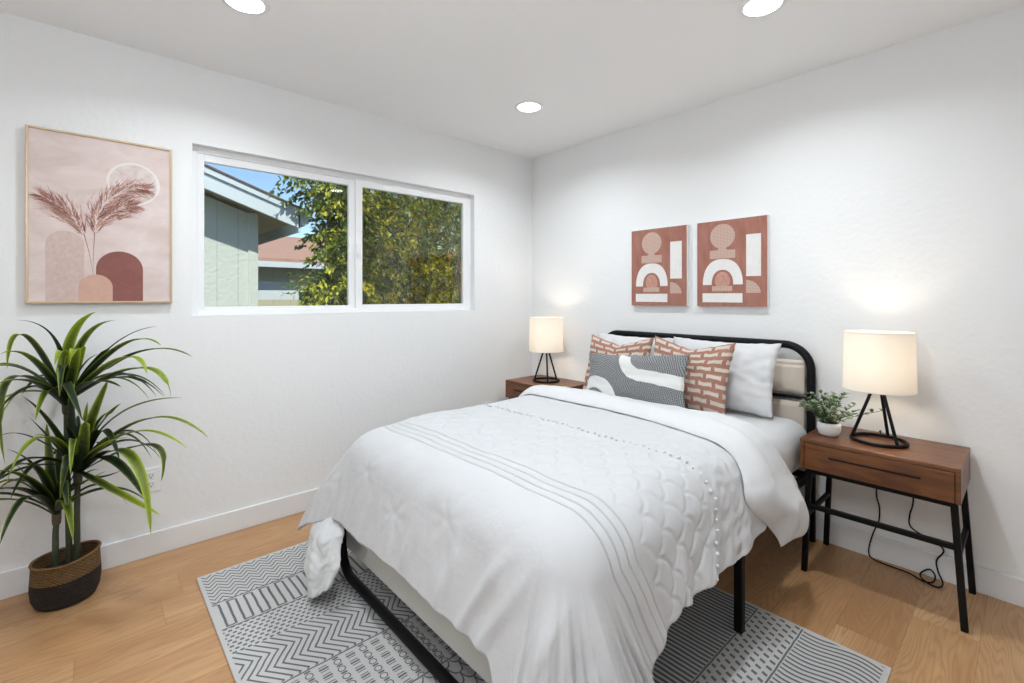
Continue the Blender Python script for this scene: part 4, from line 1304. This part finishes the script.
b = bmesh.new(); box(b, -6.6, -1.3, -0.25, -6.5, 8, 1.22); f_ = solo('garden_fence', b, M_SIDING2, (-6.55, 3, -0.25), 'low beige fence behind the trees outside', 'fence')

def tree(name, base, blobs, nleaf, seed, label, lsize, am0, am1, branches):
    t = thing(name, base, label, 'tree', 'trees outside the window')
    b = bmesh.new()
    for br in branches:
        p = smooth_path(br[0], 6); n = len(p)
        sweep(b, p, [br[1] * (1 - 0.8 * i / n) for i in range(n)], 8)
    obj('trunk', b, M_BARK, t, 'all')
    rnd = random.Random(seed)
    b = bmesh.new(); lay = b.verts.layers.float_vector.new('leaf')
    tot = sum(q[3] for q in blobs)
    for c, rad, _, wgt in blobs:
        c = Vector(c); rad = Vector(rad)
        for cl in range(int(nleaf * wgt / tot / 14)):
            while True:
                q = Vector((rnd.uniform(-1, 1), rnd.uniform(-1, 1), rnd.uniform(-1, 1)))
                if q.length < 1: break
            cc = c + Vector((q.x * rad.x, q.y * rad.y, q.z * rad.z))
            tw = Vector((rnd.uniform(-1, 1), rnd.uniform(-1, 1), rnd.uniform(-0.9, 0.3))).normalized()
            am = rnd.uniform(am0, am1)
            for k in range(14):
                p = cc + tw * (0.020 * k) + Vector((rnd.gauss(0, .012), rnd.gauss(0, .012), rnd.gauss(0, .012)))
                d = (tw + Vector((rnd.uniform(-1, 1), rnd.uniform(-1, 1), rnd.uniform(-1, 0.6))) * 1.1).normalized()
                put_leaf(b, lay, p, d, Vector((rnd.gauss(0, .5), rnd.gauss(0, .5), 1)).normalized(), lsize * rnd.uniform(.7, 1.25), lsize * 0.5 * rnd.uniform(.8, 1.2), am + rnd.uniform(-.2, .2), 2, 0.2)
    obj('foliage', b, M_TREE, t, 'all')
tree('leafy_tree', (-3.3, 0.9, -0.25),
     [((-3.1, 0.15, 2.05), (0.6, 0.75, 0.95), 0, 5), ((-3.3, 1.05, 2.0), (0.7, 0.85, 1.1), 0, 6), ((-2.8, -0.45, 2.15), (0.35, 0.40, 0.70), 0, 2.8), ((-2.45, -0.66, 2.42), (0.14, 0.24, 0.26), 0, 0.9), ((-2.55, -0.66, 1.90), (0.15, 0.24, 0.30), 0, 0.8), ((-2.42, -1.15, 2.50), (0.08, 0.30, 0.07), 0, 0.16), ((-2.42, -0.95, 2.38), (0.08, 0.2, 0.08), 0, 0.2),
      ((-2.7, -0.60, 1.38), (0.30, 0.50, 0.24), 0, 1.9), ((-2.40, -0.80, 2.52), (0.10, 0.34, 0.10), 0, 0.45), ((-3.0, 0.4, 3.0), (0.6, 1.2, 0.4), 0, 1.5)],
     21000, 4, 'bright green leafy tree filling the view just outside the window', 0.066, -0.35, 0.95,
     [([(-3.3, 0.95, -0.25), (-3.25, 0.9, 0.8), (-3.3, 1.0, 1.8), (-3.2, 0.9, 3.0)], 0.05), ([(-3.25, 0.9, 0.8), (-3.0, 0.3, 1.3), (-2.8, -0.2, 1.5), (-2.8, -0.8, 1.40)], 0.025),
      ([(-3.3, 1.0, 1.5), (-3.0, 0.3, 2.1), (-2.8, -0.3, 2.5), (-2.5, -0.95, 2.65)], 0.02), ([(-2.7, 1.25, -0.25), (-2.65, 1.2, 1.0), (-2.7, 1.15, 1.6), (-2.6, 1.2, 2.6)], 0.028),
      ([(-2.6, 1.05, -0.25), (-2.6, 0.95, 1.0), (-2.5, 1.02, 1.9)], 0.018)])
tree('bushy_tree', (-5.4, 2.5, -0.25),
     [((-5.2, 1.6, 2.2), (0.7, 1.6, 1.5), 0, 5), ((-5.4, 3.6, 2.2), (0.8, 1.8, 1.7), 0, 6)],
     6500, 9, 'darker bushy tree further back behind the leafy one', 0.13, -0.3, 0.5,
     [([(-5.4, 2.5, -0.25), (-5.3, 2.5, 1.5), (-5.4, 2.4, 3.2)], 0.09)])
